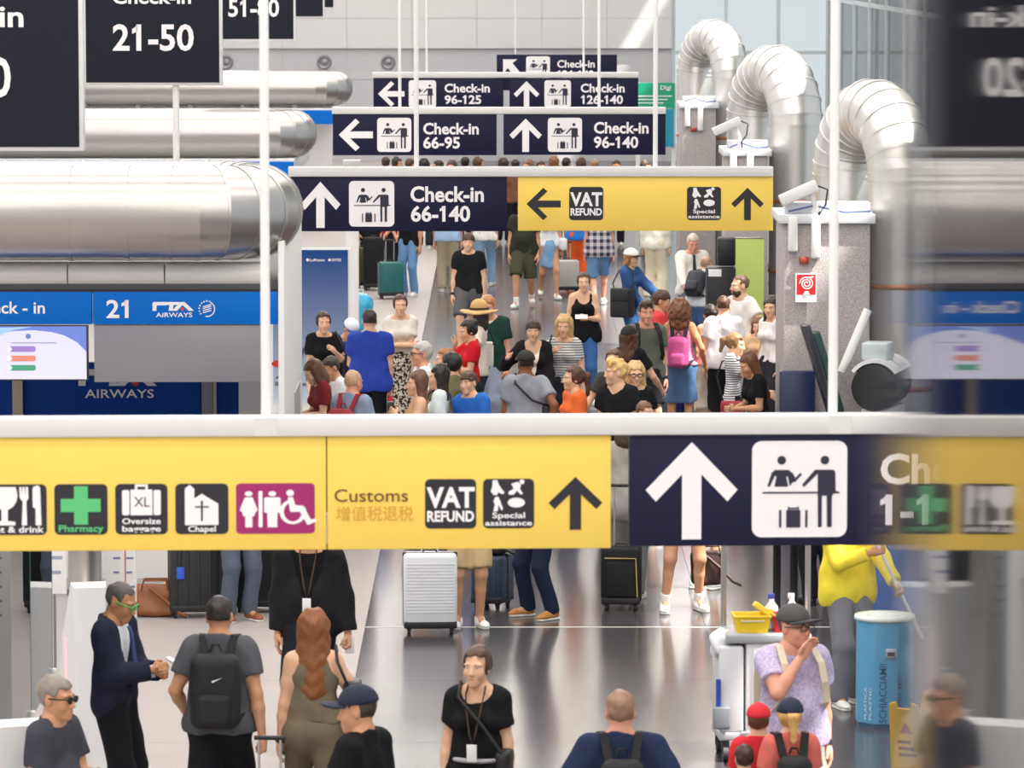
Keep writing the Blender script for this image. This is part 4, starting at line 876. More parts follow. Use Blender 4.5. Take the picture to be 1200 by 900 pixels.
island_sign('white framed navy board reading Check-in 21-50', 55, 97, 260, 100, [('Check-in', 132, 224, 4, 16), ('21-50', 132, 227, 58.5, 29)], 172, pole=205)
island_sign('white framed navy board reading 51-80', 80, 233, 346, 48, [('Check-in', 262, 326, -17, 11), ('51-80', 267.5, 327, 19, 19.5)], 118)
island_sign('plain lower corner of a navy board behind the 51-80 board', 105, 294, 380, 21, [], 88)
island_sign('farthest navy island board, only a sliver showing', 120, 316, 392, 10, [], 76)
# ---------------------------------------------------------------- balcony glass beside the camera
slab_obj('floor_mezzanine', mat('#b9b7b5', .5), -3, -4, 4.2, 3, 1.25, 4.4)
r_ = ray(568, 450); azi = math.atan2(r_.x, r_.y); far = P(1062, 450, 1.12); dv = Vector((math.sin(azi), math.cos(azi), 0))
pane = empty('window_3', (far.x, far.y, 4.4), -azi); tag(pane, kind='structure')
bx('pane', glass('#c9cbd2', 1.5, rough=.022), pane, 0, -1.0, 0, .008, 0, 2.9)
bx('edge_profile', mat('#6f6a70', .4, metal=.3), pane, -.001, -.004, 0, .012, .006, 2.9)
bx('bottom_rail', DARKSTEEL, pane, -.02, -1.0, 0, .03, 0, .08)

# ---------------------------------------------------------------- check-in counter on the left (blue fascia)
D = 44.0; FASC = mat('#0a6ccc', .45, spec=.12, var=.03, scale=1); ROYAL = mat('#12469c', .5, spec=.12, var=.05, scale=1)
cc = empty('check_in_counter', (X(160, D, 400), D, 0), 0, 'check-in counter on the left under blue fascia numbered 21', 'counter'); cx0 = cc.location.x
def cx(px): return X(px, D, 400) - cx0
for a, b in ((-150, 107.5), (109, 325)): bx('fascia_panel', FASC, cc, cx(a), 0, Z(380, D), cx(b), .12, Z(342, D), .004)
bx('canopy', mat('#55565a', .6), cc, cx(-150), .1, Z(342, D) - .02, cx(325), 5.5, Z(342, D) + .1)
bx('shadow_gap', mat('#2a2a2e', .6), cc, cx(-150), .03, Z(342, D), cx(325), .1, Z(340, D))
bx('monitor_panel', mat('#8d8b93', .3, var=.05, scale=2), cc, cx(110), .02, Z(448, D), cx(311), .1, Z(381, D), .004)
sc_ = bx('display', mat('#35363c', .4), cc, cx(-60), .02, Z(446, D), cx(103), .09, Z(381.5, D), .004)
flat('screen_image', [[(cx(-58), Z(444.5, D)), (cx(101), Z(444.5, D)), (cx(101), Z(382.5, D)), (cx(-58), Z(382.5, D))]], mat('#dcdcf4', .3, var=0, emit=.2), sc_, .016)
flat('screen_image', [[(cx(40), Z(382.5, D)), (cx(101), Z(382.5, D)), (cx(101), Z(412, D)), (cx(90), Z(401, D)), (cx(75), Z(393, D)), (cx(60), Z(389, D)), (cx(40), Z(387, D)), (cx(15), Z(388, D)), (cx(-10), Z(393, D)), (cx(-58), Z(410, D)), (cx(-58), Z(382.5, D))]], mat('#7089dd', .3, var=0, emit=.15), sc_, .014)
flat('screen_image', [[(cx(0), Z(393, D)), (cx(0), Z(384, D)), (cx(38), Z(383, D)), (cx(15), Z(387, D))]], mat('#a8cdf2', .3, var=0, emit=.18), sc_, .012)
for yy, c in ((409, '#a184d2'), (420, '#e8907a'), (431, '#4aa383')):
    flat('screen_image', [rr(cx(10), Z(yy + 3.3, D), cx(41.5), Z(yy - 3.3, D), .02)], mat(c, .3, var=0, emit=.12), sc_, .012); flat('screen_image', [circ(cx(11), Z(yy, D), .022, 14)], mat('#f2ecf8', .3, var=0, emit=.18), sc_, .010)
flat('screen_image', [circ(cx(33), Z(394, D), .025, 14)], mat('#6c86c8', .3, var=0, emit=.12), sc_, .010)
flat('screen_image', [rr(cx(13), Z(402.3, D), cx(66), Z(401.2, D), .003)], mat('#a9a6cc', .3, var=0, emit=.12), sc_, .010)
lettering('Check - in', PRINTW, cc, -.004, cx(-33), Z(367, D), Z(353.5, D) - Z(367, D), cx(53) - cx(-33), .016)
lettering('21', PRINTW, cc, -.004, cx(125), Z(372, D), Z(352, D) - Z(372, D), cx(151) - cx(125), .02)
def logo(parent, y, x0, zb, w_, big=True):
    k = w_ / 50; I = lambda a, b: (x0 + a * k, zb + b * k)
    flat('logo', [[I(0, 7.5), I(0, 16), I(1, 18), I(17, 18), I(17, 14), I(5, 14), I(4.5, 7.5)], [I(13, 18), I(32, 18), I(31, 14.5), I(25, 14.5), I(24, 7.5), I(19, 7.5), I(20, 14.5), I(13, 14.5)], [I(33, 18), I(38, 18), I(49, 7.5), I(43, 7.5), I(35.5, 14.5), I(29, 7.5), I(23, 7.5)]], PRINTW, parent, y)
    flat('logo', [circ(*I(35.5, 9.5), 2.2 * k, 12)], mat('#d83a3a', .4, var=0), parent, y - .001)
    lettering('AIRWAYS', PRINTW, parent, y, I(4, 0)[0], zb, 5.2 * k, 43 * k, .012)
logo(cc, -.004, cx(179), Z(371.5, D), cx(228.5) - cx(179))
c0 = (cx(243), Z(362, D)); q_ = cx(253) - cx(243)
flat('logo', [seg(c0[0] + q_ * .88 * math.cos(a), c0[1] + q_ * .88 * math.sin(a), c0[0] + q_ * .88 * math.cos(a + .3), c0[1] + q_ * .88 * math.sin(a + .3), q_ * .12) for a in np.arange(-1.8, .9, .29)] + [seg(c0[0] + q_ * .88 * math.cos(a), c0[1] + q_ * .88 * math.sin(a), c0[0] + q_ * .98 * math.cos(a + .1), c0[1] + q_ * .98 * math.sin(a + .1), q_ * .2) for a in np.arange(1.2, 3.9, .36)] + [seg(c0[0] - .5 * q_, c0[1] + (t - .15) * q_, c0[0] + .5 * q_, c0[1] + (t + .15) * q_, q_ * .11) for t in (-.3, -.05, .2, .4)], PRINTW, cc, -.004)
# back wall of the counter
Db = 46.2; bz = lambda py: Z(py, Db); bxx = lambda px: X(px, Db, 460) - cx0
bw = bx('back_panel', ROYAL, cc, bxx(-140), 2.2, 0, bxx(282), 2.3, bz(425)); logo(bw, 2.19, bxx(92), bz(466), bxx(180) - bxx(86))
bx('wall_post', mat('#cbbba9', .5), cc, bxx(15), 2.15, 0, bxx(27), 2.2, bz(430)); bx('wall_post', mat('#8c8a92', .4), cc, bxx(237), 2.12, 0, bxx(250), 2.2, bz(430)); bx('wall_post', mat('#b7a99a', .4), cc, bxx(250.5), 2.12, 0, bxx(254), 2.2, bz(430)); bx('wall_post', WHITE, cc, bxx(281), 2.0, 0, bxx(312), 2.35, bz(410))
# end panel
bx('end_panel', WHITE, cc, cx(326), .0, 0, cx(326) + .06, 3.9, Z(283, D), .01); bx('end_panel_inset', mat('#a9abae', .5), cc, cx(326) + .06, 2.0, .4, cx(326) + .07, 3.2, 1.6)
pp = empty('water_pipe', (X(-150, D, 320), D + .2, Z(324, D)), 0, 'white straight pipe just above the blue fascia', 'pipe'); b = MB()
L_ = X(306, D, 320) - pp.location.x
for i in range(4):
    t0, t1 = i / 4, (i + 1) / 4; MB().tube([(L_ * t0 + .006, 0, 0), (L_ * t1 - .006, 0, 0)], .125, 20).build('pipe_section', mat('#dfdcda', .4, var=.03), pp)
# desks below the fascia
for i, px in enumerate((-20, 90, 200)):
    e = empty('check_in_desk', (X(px, D, 560), D + .45, 0), 0, 'white check-in desk ' + ('behind the fork and glass symbol', 'behind the pharmacy and baggage symbols', 'under the ITA fascia, nearest the aisle')[i], 'desk'); bx('desk_front', WHITE, e, -.42, -.3, 0, .42, -.22, 1.08, .01); bx('desk_top', mat('#d4d4d6', .3), e, -.44, -.34, 1.08, .44, .3, 1.12, .01); bx('side_panel', WHITE, e, -.42, -.22, 0, -.38, .3, 1.08); bx('side_panel', WHITE, e, .38, -.22, 0, .42, .3, 1.08); bx('monitor', BLACKP, e, -.2, -.05, 1.18, .2, -.01, 1.45, .01); bx('monitor_stand', BLACKP, e, -.03, -.04, 1.12, .03, -.02, 1.2)
# canopies of the farther islands
for d, x1, zt, lab in ((75.5, 345, 185, 'white check-in island canopy under the second silver duct'), (98.5, 392, 126, 'white check-in island canopy under the farthest duct')):
    zz = Z(zt, d); e = empty('island_canopy', (X(x1, d, zt), d, 0), 0, lab, 'canopy'); bx('canopy_roof', mat('#d2d1d1', .5), e, -9, -.2, zz - .3, 0, 6, zz - .02, .01); bx('support_wall', WHITE, e, -8.8, 1.2, 0, -.1, 1.35, zz - .3); bx('fascia_panel', FASC, e, -9, -.26, zz - .34, 0, -.2, zz - .05)
    for i in range(6): bx('duct_foot', DARKSTEEL, e, -.9 - i * 1.1, .35, zz - .02, -.8 - i * 1.1, .75, zz + .05)

# ---------------------------------------------------------------- blue poster stand
D = 60.0; e = empty('advert_panel', (X(375, D, 480), D, 0), 0, 'tall blue advertising panel with aircraft tail beside the white end panel', 'poster'); ex = e.location.x
px_ = lambda p: X(p, D, 400) - ex
bx('frame', WHITE, e, px_(318), .0, 0, px_(411), .1, Z(291, D)); bx('poster_sheet', mat('#d8e4ee', .6, var=0, spec=.1, pat='grad', col2='#1d4687'), e, px_(320), -.012, .12, px_(408), 0, Z(293, D))
lettering('Lufthansa', PRINTW, e, -.016, px_(364), Z(306, D), .035, px_(381) - px_(364), .01); lettering('SWISS', PRINTW, e, -.016, px_(389), Z(306, D), .035, px_(400) - px_(389), .01); flat('logo', [circ(px_(361), Z(304.5, D), .02, 12)], PRINTW, e, -.016); flat('logo', [circ(px_(386.5), Z(304.5, D), .018, 12)], PRINTW, e, -.016)
flat('aircraft_print', [[(px_(322), Z(444, D)), (px_(350), Z(437, D)), (px_(358), Z(405, D)), (px_(345), Z(420, D))]], mat('#27365f', .4, var=0), e, -.015); flat('aircraft_print', [circ(px_(330), Z(426, D), .13, 16, .05)], mat('#d2232f', .4, var=0), e, -.016)
flat('aircraft_print', [[(px_(322), Z(447, D)), (px_(360), Z(449, D)), (px_(360), Z(452, D)), (px_(322), Z(452, D))], circ(px_(341), Z(455, D), .025, 12)], mat('#6a6a70', .4, var=0), e, -.016)
e = empty('white_column', tuple(G(413, 400)), 0, 'narrow white column right of the blue advertising panel', 'column'); bx('shaft', WHITE, e, -.1, -.1, .08, .1, .1, 2.7, .01); bx('plinth', mat('#c9c9cb', .5), e, -.13, -.13, 0, .13, .13, .1, .01); bx('capital', WHITE, e, -.13, -.13, 2.66, .13, .13, 2.75, .01)

# ---------------------------------------------------------------- lower left: totem, kiosks, glass screens, steel bin
D = 32.3; p = P(142, 760, D); e = empty('info_totem', (p.x, D, 0), 0, 'tall white information totem with red line behind the man in the navy suit', 'totem')
bx('board', WHITE, e, -.105, 0, 0, .105, .08, 2.55, .008); flat('red_line', [[(.03, .9), (.037, .9), (.037, 2.5), (.03, 2.5)]], mat('#c0232c', .4, var=0), e, -.003)
flat('print_band', [[(-.05, 2.27), (.1, 2.27), (.1, 2.31), (-.05, 2.31)]], mat('#4358b0', .4, var=0), e, -.002)
for i in range(9): flat('print_line', [[(-.05 + .09 * (j), 1.35 + i * .1), (-.01 + .09 * j + .01 * (i % 3), 1.35 + i * .1), (-.01 + .09 * j + .01 * (i % 3), 1.365 + i * .1), (-.05 + .09 * j, 1.365 + i * .1)] for j in range(2)], mat('#7b83b4', .4, var=0), e, -.002)
def kiosk(label, loc, rz, h_=1.45, hw=.26):
    e = empty('self_service_kiosk', loc, math.radians(rz), label, 'kiosk'); b = MB(); b.prismx([(-.28, 0), (.25, 0), (.25, h_), (.1, h_ + .02), (-.2, h_ - .35), (-.28, h_ - .4)], -hw, hw); b.build('cabinet', mat('#e6e7ea', .3, var=.02), e)
    b = MB(); b.box(.06 - hw, -.01, 0, hw - .06, .01, .3); o = b.build('touch_screen', mat('#3c424e', .15), e, (0, -.19, h_ - .32)); o.rotation_euler = (math.radians(-39), 0, 0)
    bx('plinth', mat('#9a9ca2', .4), e, -hw - .01, -.29, 0, hw + .01, .26, .06); bx('light_strip', mat('#f2b9b4', .4, var=0, emit=.5), e, hw + .002, -.1, .15, hw + .008, -.08, h_ - .4); bx('ticket_slot', mat('#55585f', .4), e, -.1, -.285, h_ - .58, .1, -.275, h_ - .52); return e
kp = P(8, 840, 27.5); kiosk('white self-service kiosk at the lower left corner of the picture', (kp.x - .05, 27.5, 0), 200, 1.42)
kp = P(101, 720, 33.5); kiosk('white self-service kiosk between the glass screen and the suited man', (kp.x, 33.5, 0), 195, 1.42, .13)
def screen_pane(label, x, y0, y1, z0, z1):
    e = empty('glass_screen', (x, (y0 + y1) / 2, 0), 0, label, 'glass screen'); hy = (y1 - y0) / 2
    bx('pane', glass('#a9b8bd', 1.45), e, -.006, -hy, z0, .006, hy, z1); bx('pane_edge', mat('#4d7f83', .3), e, -.008, -hy - .006, z0, .008, -hy, z1); bx('pane_edge', mat('#4d7f83', .3), e, -.008, hy, z0, .008, hy + .006, z1); bx('post', WHITE, e, -.03, -hy - .03, 0, .03, -hy + .03, z0 + .1, .005); bx('post', WHITE, e, -.03, hy - .03, 0, .03, hy + .03, z0 + .1, .005); return e
screen_pane('teal edged glass screen left of the notice board', X(40, 31, 750), 29.6, 32.2, .9, 2.7); screen_pane('clear glass screen nearest the left edge', X(18, 29.5, 750), 28.4, 30.4, .9, 2.6)
p = P(64, 720, 34.5); e = empty('notice_board', (p.x, 34.5, 0), 0, 'narrow white notice board with rows of small print by the glass screen', 'notice board'); bx('sheet', WHITE, e, -.07, 0, 1.2, .09, .03, 2.35, .004); bx('leg', DARKSTEEL, e, -.01, .005, .03, .01, .025, 1.2); bx('foot', DARKSTEEL, e, -.15, -.1, 0, .15, .12, .03)
for i in range(9): flat('print_line', [[(-.05, 1.35 + i * .11), (.05 + .01 * (i % 3), 1.35 + i * .11), (.05 + .01 * (i % 3), 1.375 + i * .11), (-.05, 1.375 + i * .11)]], mat('#9aa2bb', .4, var=0), e, -.003)
wb = bx('white_partition', mat('#e4e5e8', .4), None, X(-30, 36, 700), 36, 0, X(34, 36, 700), 36.1, 2.0, .01); tag(wb, 'plain white partition at the far left behind the glass screens', 'partition')
g = G(100, 697); e = empty('steel_bin', tuple(g), 0, 'round brushed steel bin at the left behind the kiosks', 'bin'); b = MB(); b.lathe([(.0, 0), (.16, 0), (.16, .05), (.155, .06), (.155, .78), (.16, .8), (.0, .8)], n=28); b.build('drum', mat('#b3aca6', .3, metal=.9, var=.1), e); b = MB(); b.lathe([(.16, .8), (.165, .82), (.13, .9), (.09, .9), (.09, .84), (0, .84)], n=28); b.build('lid', STEEL, e); b = MB(); b.lathe([(.162, 0), (.165, .01), (.165, .05), (.162, .055)], n=28); b.build('base_ring', mat('#3b3836', .5), e)

# ---------------------------------------------------------------- luggage by the left wall
suitcase('black ribbed suitcase with blue tag beside the brown leather bag', tuple(G(232, 722)), 8, .52, .32, .74, '#26262b', 5)
s2 = suitcase('plain black suitcase behind the man in the black blazer', tuple(G(312, 716)), -6, .55, .32, .78, '#1b1b1e', 0, soft=True)
e = empty('luggage_tag', tuple(G(232, 722) + Vector((-.14, -.2, .42))), .2, 'small bright blue luggage tag hanging on the ribbed suitcase', 'tag'); bx('tag_card', mat('#2d5fd0', .4), e, -.035, -.008, -.06, .035, 0, .05, .004); b = MB(); b.tube([(0, -.004, .05), (.01, -.002, .2), (.02, 0, .42)], .006, 6); b.build('cord', BLACKP, e)
def leather_bag(label, loc, rz, col, w_=.42, d_=.2, h_=.3):
    e = empty('leather_bag', loc, math.radians(rz), label, 'bag'); f = Field((-w_, -d_, -.02), (w_, d_, h_ + .15), .018); f.put(lambda x, y, z: np.linalg.norm(np.stack(np.broadcast_arrays(np.maximum(np.abs(x) - w_ / 2 + .08, 0), np.maximum(np.abs(y) - d_ / 2 * (1.1 - .7 * z / h_) + .05, 0), np.maximum(np.abs(z - h_ / 2) - h_ / 2 + .06, 0))), axis=0) - .055, (-w_ / 2, -d_ / 2, 0), (w_ / 2, d_ / 2, h_), 0); f.wob(.006, 25., .5); v, q = f.mesh(); np_mesh('bag_body', [(v, q, 0)], [mat(col, .35, var=.2, scale=6, bump=.2)], e)
    for s in (-1, 1): b = MB(); b.tube([(-.12, s * d_ * .3, h_ * .8), (-.1, s * d_ * .32, h_ + .03), (.1, s * d_ * .32, h_ + .03), (.12, s * d_ * .3, h_ * .8)], .01, 6); b.build('handle', mat(col, .5), e)
    b = MB(); b.tube([(-.05, -d_ * .35, h_ * .9), (.12, -d_ * .7, h_ * .5), (.22, -d_ * .9, .06), (.3, -d_ * .8, .02)], .015, 6); b.build('shoulder_strap', mat(col, .5), e); return e
leather_bag('glossy brown leather bag on the floor by the suitcases', tuple(G(182, 722)), 0, '#8a4f26')

# ---------------------------------------------------------------- right side fixtures
D = 35.2; g = G(898, 886); e = empty('cleaning_cart', (g.x, g.y, 0), math.radians(4), 'grey and white cleaning cart with yellow and red buckets', 'cleaning cart'); GR = mat('#b9bcc2', .4, var=.03)
bx('lower_shelf', GR, e, -.38, -.25, .16, .38, .25, .22, .01); bx('tray', mat('#a4a8af', .4), e, -.33, -.25, .88, .3, .25, .95, .015); bx('cabinet', mat('#e3e4e8', .4), e, -.18, -.22, .22, .3, .22, .88, .01); bx('door', mat('#eceded', .4), e, -.13, -.235, .26, .28, -.22, .84, .006); bx('latch', mat('#c9ccd2', .3), e, -.1, -.25, .62, -.02, -.235, .7, .004)
bx('bag_frame', mat('#d9dbe0', .4), e, -.38, -.24, .22, -.2, .24, .86, .02)
for x in (-.30, .33):
    b = MB(); b.tube([(x, .2, .22), (x, .2, 1.75)], .022, 10); b.build('upright', STEEL, e)
b = MB(); b.tube([(-.30, .2, 1.75), (.33, .2, 1.75)], .02, 10); b.build('top_rail', STEEL, e)
for x in (-.33, .33):
    for y in (-.2, .2):
        b = MB(); b.tube([(x - .02, y, .06), (x + .02, y, .06)], .06, 14); b.box(x - .028, y - .02, .06, x + .028, y + .02, .16); b.build('castor', mat('#3b3b40', .5), e)
b = MB(); b.tube([(-.39, -.26, .4), (-.39, -.26, .62)], .018, 8); b.build('brush_handle', mat('#2d4fb0', .4), e); bx('dustpan', mat('#8f949c', .4), e, -.43, -.29, .25, -.3, -.25, .42, .02)
def bucket(label, loc, col, w_, d_, h_, group=None, square=True):
    q = empty('bucket', loc, math.radians(4), label, 'bucket', group); b = MB(); k = .86; t = .012
    def ring(s, z): return [(-w_ / 2 * s, -d_ / 2 * s, z), (w_ / 2 * s, -d_ / 2 * s, z), (w_ / 2 * s, d_ / 2 * s, z), (-w_ / 2 * s, d_ / 2 * s, z)]
    vs = ring(k, 0) + ring(1, h_) + ring(.93, h_) + ring(k * .93, .015)
    fs = [(0, 3, 2, 1)] + [(i, (i + 1) % 4, (i + 1) % 4 + 4, i + 4) for i in range(4)] + [(i + 4, (i + 1) % 4 + 4, (i + 1) % 4 + 8, i + 8) for i in range(4)] + [(i + 8, (i + 1) % 4 + 8, (i + 1) % 4 + 12, i + 12) for i in range(4)] + [(12, 13, 14, 15)]
    b.add(vs, fs); b.build('tub', mat(col, .35, var=.04), q); b = MB(); b.tube(ring(1.02, h_) + [ring(1.02, h_)[0]], .01, 6); b.build('rim', mat(col, .35), q)
    b = MB(); b.tube([(-w_ / 2, 0, h_ - .01), (-w_ * .3, -d_ * .55, h_ - .03), (w_ * .3, -d_ * .55, h_ - .03), (w_ / 2, 0, h_ - .01)], .005, 6); b.build('handle', mat('#d0d0d2', .4), q); return q
def oncart(x, y, z): c, s = math.cos(math.radians(4)), math.sin(math.radians(4)); return (g.x + c * x - s * y, g.y + s * x + c * y, z)
bucket('yellow bucket on the tray of the cleaning cart', oncart(-.13, -.08, .95), '#f3cf2e', .26, .24, .12); bucket('red bucket on the tray of the cleaning cart', oncart(.14, -.08, .95), '#c8232b', .24, .22, .12); bucket('large red bucket low at the front of the cleaning cart', oncart(.02, -.42, .0), '#d02a34', .24, .24, .42)
q = empty('scrubbing_pad', oncart(.0, -.05, 1.08), .3, 'yellow cleaning pad sticking out of the buckets', 'sponge'); o = MB().box(-.13, -.03, -.02, .1, .03, .02, .008).build('pad', mat('#f2dc4e', .8, bump=.3), q); o.rotation_euler = (0, math.radians(35), 0); bx('backing', mat('#e9c43a', .6), q, -.05, .03, -.02, .05, .036, .02)
for i, (x, c, lab) in enumerate(((.05, '#e9ebf2', 'white spray bottle with blue cap on the cleaning cart'), (.2, '#f3efef', 'white cleaning bottle beside the red bucket'))):
    q = empty('spray_bottle', oncart(x, .12, .95), 0, lab, 'bottle'); b = MB(); b.lathe([(0, 0), (.045, 0), (.048, .02), (.048, .15), (.02, .19), (.018, .21), (0, .21)], n=16); b.build('bottle_body', mat(c, .3), q); bx('cap', mat('#4a57c0' if i == 0 else '#e6e6e9', .4), q, -.03, -.014, .21, .02, .014, .25, .006)
q = empty('cloth_bundle', oncart(-.34, -.05, .9), 0, 'white cleaning cloth draped on the cart end', 'cloth'); f = Field((-.15, -.2, -.2), (.15, .2, .15), .016); f.ell((0, 0, 0), (.09, .15, .06), .02); f.ell((-.04, -.05, -.06), (.05, .1, .09), .03); f.wob(.008, 40., 1.); v, fc = f.mesh(); np_mesh('cloth_fold', [(v, fc, 0)], [mat('#e9e9ee', .9, bump=.3)], q)
q = empty('detergent_can', oncart(-.05, -.62, .0), 0, 'small blue lidded can beside the large red bucket', 'can'); b = MB(); b.lathe([(0, 0), (.08, 0), (.08, .2), (0, .2)], n=18); b.build('can_body', mat('#3d93b8', .4), q); b = MB(); b.lathe([(.083, .2), (.083, .23), (0, .235)], n=18); b.build('lid', mat('#7db9d2', .4), q)

# crush bin
g = G(1037, 852); e = empty('crush_bin', (g.x, g.y + .1, 0), 0, 'blue recycling bin lettered SCHIACCIAMI with white top', 'bin'); R_ = .215; H_ = .86; BB = mat('#57a3cf', .3, var=.06, scale=2)
oc = lambda r, z: [(r * math.cos(math.radians(22.5 + 45 * i)), r * math.sin(math.radians(22.5 + 45 * i)), z) for i in range(8)]
pr_ = [(R_ * 1.0, .03), (R_ * 1.07, .06), (R_ * 1.07, H_ - .03)]
for i in range(8):
    a, c = math.radians(22.5 + 45 * i), math.radians(67.5 + 45 * i); r = R_ * 1.07; b = MB(); b.add([(r * math.cos(a), r * math.sin(a), .04), (r * math.cos(c), r * math.sin(c), .04), (r * math.cos(c), r * math.sin(c), H_ - .03), (r * math.cos(a), r * math.sin(a), H_ - .03)] + [(.96 * r * math.cos(a), .96 * r * math.sin(a), .04), (.96 * r * math.cos(c), .96 * r * math.sin(c), .04), (.96 * r * math.cos(c), .96 * r * math.sin(c), H_ - .03), (.96 * r * math.cos(a), .96 * r * math.sin(a), H_ - .03)], [(0, 1, 2, 3), (7, 6, 5, 4), (0, 4, 5, 1), (3, 2, 6, 7), (0, 3, 7, 4), (1, 5, 6, 2)]); b.build('side_panel', BB, e)
b = MB(); b.add(oc(R_ * 1.02, 0) + oc(R_ * 1.02, .05), [tuple(range(7, -1, -1)), tuple(range(8, 16))] + [(i, (i + 1) % 8, (i + 1) % 8 + 8, i + 8) for i in range(8)]); b.build('base', mat('#2f5f80', .4), e)
b = MB(); b.lathe([(.0, H_ - .04), (R_ * .5, H_ - .04), (R_ * .62, H_ - .0), (R_ * 1.08, H_), (R_ * 1.1, H_ - .03), (R_ * 1.0, H_ - .035)], n=32); b.build('top_ring', mat('#dfe9e6', .3), e)
fy = -R_ * 1.07 * math.cos(math.radians(22.5)) - .003
b = MB(); b.box(-.01, fy - .012, .55, .075, fy, .625, .01); b.build('lock_plate', mat('#b9c3c9', .3, metal=.6), e); bx('slot', mat('#3a4046', .5), e, .005, fy - .016, .572, .06, fy - .012, .6)
lettering('SCHIACCIAMI!', mat('#1d4f7c', .5, var=0), e, fy, .0, .05, .055, .46, .008, rot=math.pi / 2); q = lettering('CRUSH ME!', mat('#2b6596', .5, var=0), e, 0, 0, 0, .05, .37, .006, rot=math.pi / 2); q.location = (.118, fy + .022, .05); q.rotation_euler = (0, 0, math.radians(45))
for i, (t, x) in enumerate((('PLASTICA', 0), ('PLASTIC', .035))): q = lettering(t, mat('#d6ecf4', .5, var=0), e, 0, 0, 0, .024, .25, .008, rot=math.pi / 2); q.location = (-.148 + x, fy + .052 - x, .07); q.rotation_euler = (0, 0, math.radians(-45))
# wet floor sign
g = G(1078, 912); e = empty('wet_floor_sign', (g.x, g.y, 0), math.radians(-28), 'folding yellow wet floor sign beside the blue bin', 'floor sign'); YS = mat('#f3c22b', .4, var=.05)
for s, nm in ((-1, 'front_board'), (1, 'back_board')):
    b = MB(); b.prism([(-.15, 0), (-.11, 0), (-.1, .05), (.1, .05), (.11, 0), (.15, 0), (.11, .6), (.06, .62), (.05, .57), (-.05, .57), (-.06, .62), (-.11, .6)], -.01, .01); o = b.build(nm, YS, e, (0, s * .16, 0)); o.rotation_euler = (math.radians(-14.5 * s), 0, 0)
    if s < 0:
        for i in range(3): flat('warning_print', [[(-.07, .2 + i * .05), (.07 - .02 * i, .2 + i * .05), (.07 - .02 * i, .225 + i * .05), (-.07, .225 + i * .05)]], mat('#8a4a1c', .5, var=0), o, -.012)
        flat('warning_print', [[(-.05, .38), (.05, .38), (0, .47)]], mat('#c0392b', .5, var=0), o, -.012)
# blue desk on the right
e = empty('service_desk', (3.9, 42.2, 0), 0, 'blue service desk on the right behind the cleaner', 'desk'); bx('front_panel', mat('#3a66b4', .4, var=.05), e, -.72, -.3, 0, 1.4, -.24, 1.38); bx('desk_top', mat('#e8e9ec', .3), e, -.76, -.34, 1.38, 1.44, .5, 1.43, .01); bx('side_panel', mat('#d9dbe0', .4), e, -.72, -.24, 0, -.66, .46, 1.38); bx('side_panel', mat('#d9dbe0', .4), e, 1.34, -.24, 0, 1.4, .46, 1.38)
lettering('HE', mat('#f2cf3a', .4, var=0), e, -.305, -.36, 1.02, .1, .19, .02)
# fixtures by the nearest pier
D = 48.6; e = empty('leaning_display', (X(975, D, 480), D, 0), math.radians(0), 'dark glossy display board leaning beside the granite pier', 'display')
o = bx('glass_board', mat('#3a3a44', .12), e, -.03, -.1, 1.0, .03, .1, 2.2, .01); o.rotation_euler = (0, math.radians(-18), math.radians(14)); o.location = (.36, 0, -.02); o2 = bx('back_frame', mat('#2d4a48', .4), e, .03, -.08, 1.2, .12, .08, 2.1, .02); o2.rotation_euler = (0, math.radians(-18), math.radians(14)); o2.location = (.36, 0, -.02)
bx('stand', BLACKP, e, -.04, -.06, 0, .1, .1, 1.1, .01); b = MB(); b.tube([(.1, .1, 1.55), (.38, .2, 2.2)], .045, 8); b.build('strut', WHITE, e)
g = P(1024, 455, 48.2); e = empty('baggage_wrapping_machine', (g.x, 48.2, 0), math.radians(-18), 'black drum machine with white covers at the foot of the nearest big duct', 'machine'); zc = g.z
for i in range(3):
    b = MB(); b.tube([(0 - i * .02, i * .3, zc), (0 - i * .02, i * .3 + .26, zc)], .24, 24); b.build('drum', BLACKP, e)
    vs = []; n = 12
    for j in range(n + 1):
        a = math.radians(35 + 110 * j / n)
        for r in (.26, .30):
            for y in (i * .3 + .02, i * .3 + .24): vs.append((r * math.cos(a) - i * .02, y, zc + r * math.sin(a)))
    fs = []
    for j in range(n): q0, q1 = j * 4, j * 4 + 4; fs += [(q0 + 2, q0 + 3, q1 + 3, q1 + 2), (q0, q1, q1 + 1, q0 + 1), (q0, q0 + 2, q1 + 2, q1), (q0 + 1, q1 + 1, q1 + 3, q0 + 3)]
    b = MB(); b.add(vs, fs); b.build('cover', mat('#eceeef', .25), e)
bx('control_box', mat('#c8d2d6', .3), e, -.16, .1, zc + .28, .12, .4, zc + .46, .02); bx('pedestal', mat('#d8dade', .4), e, -.15, .05, .0, .15, .8, zc - .22, .02)
bx('pier_cabinet', mat('#16234e', .35), pr, -pr.location.x + X(914, 49.1, 460), -.75, 0, -pr.location.x + X(955, 49.1, 460), -.63, Z(435, 49.1), .01)
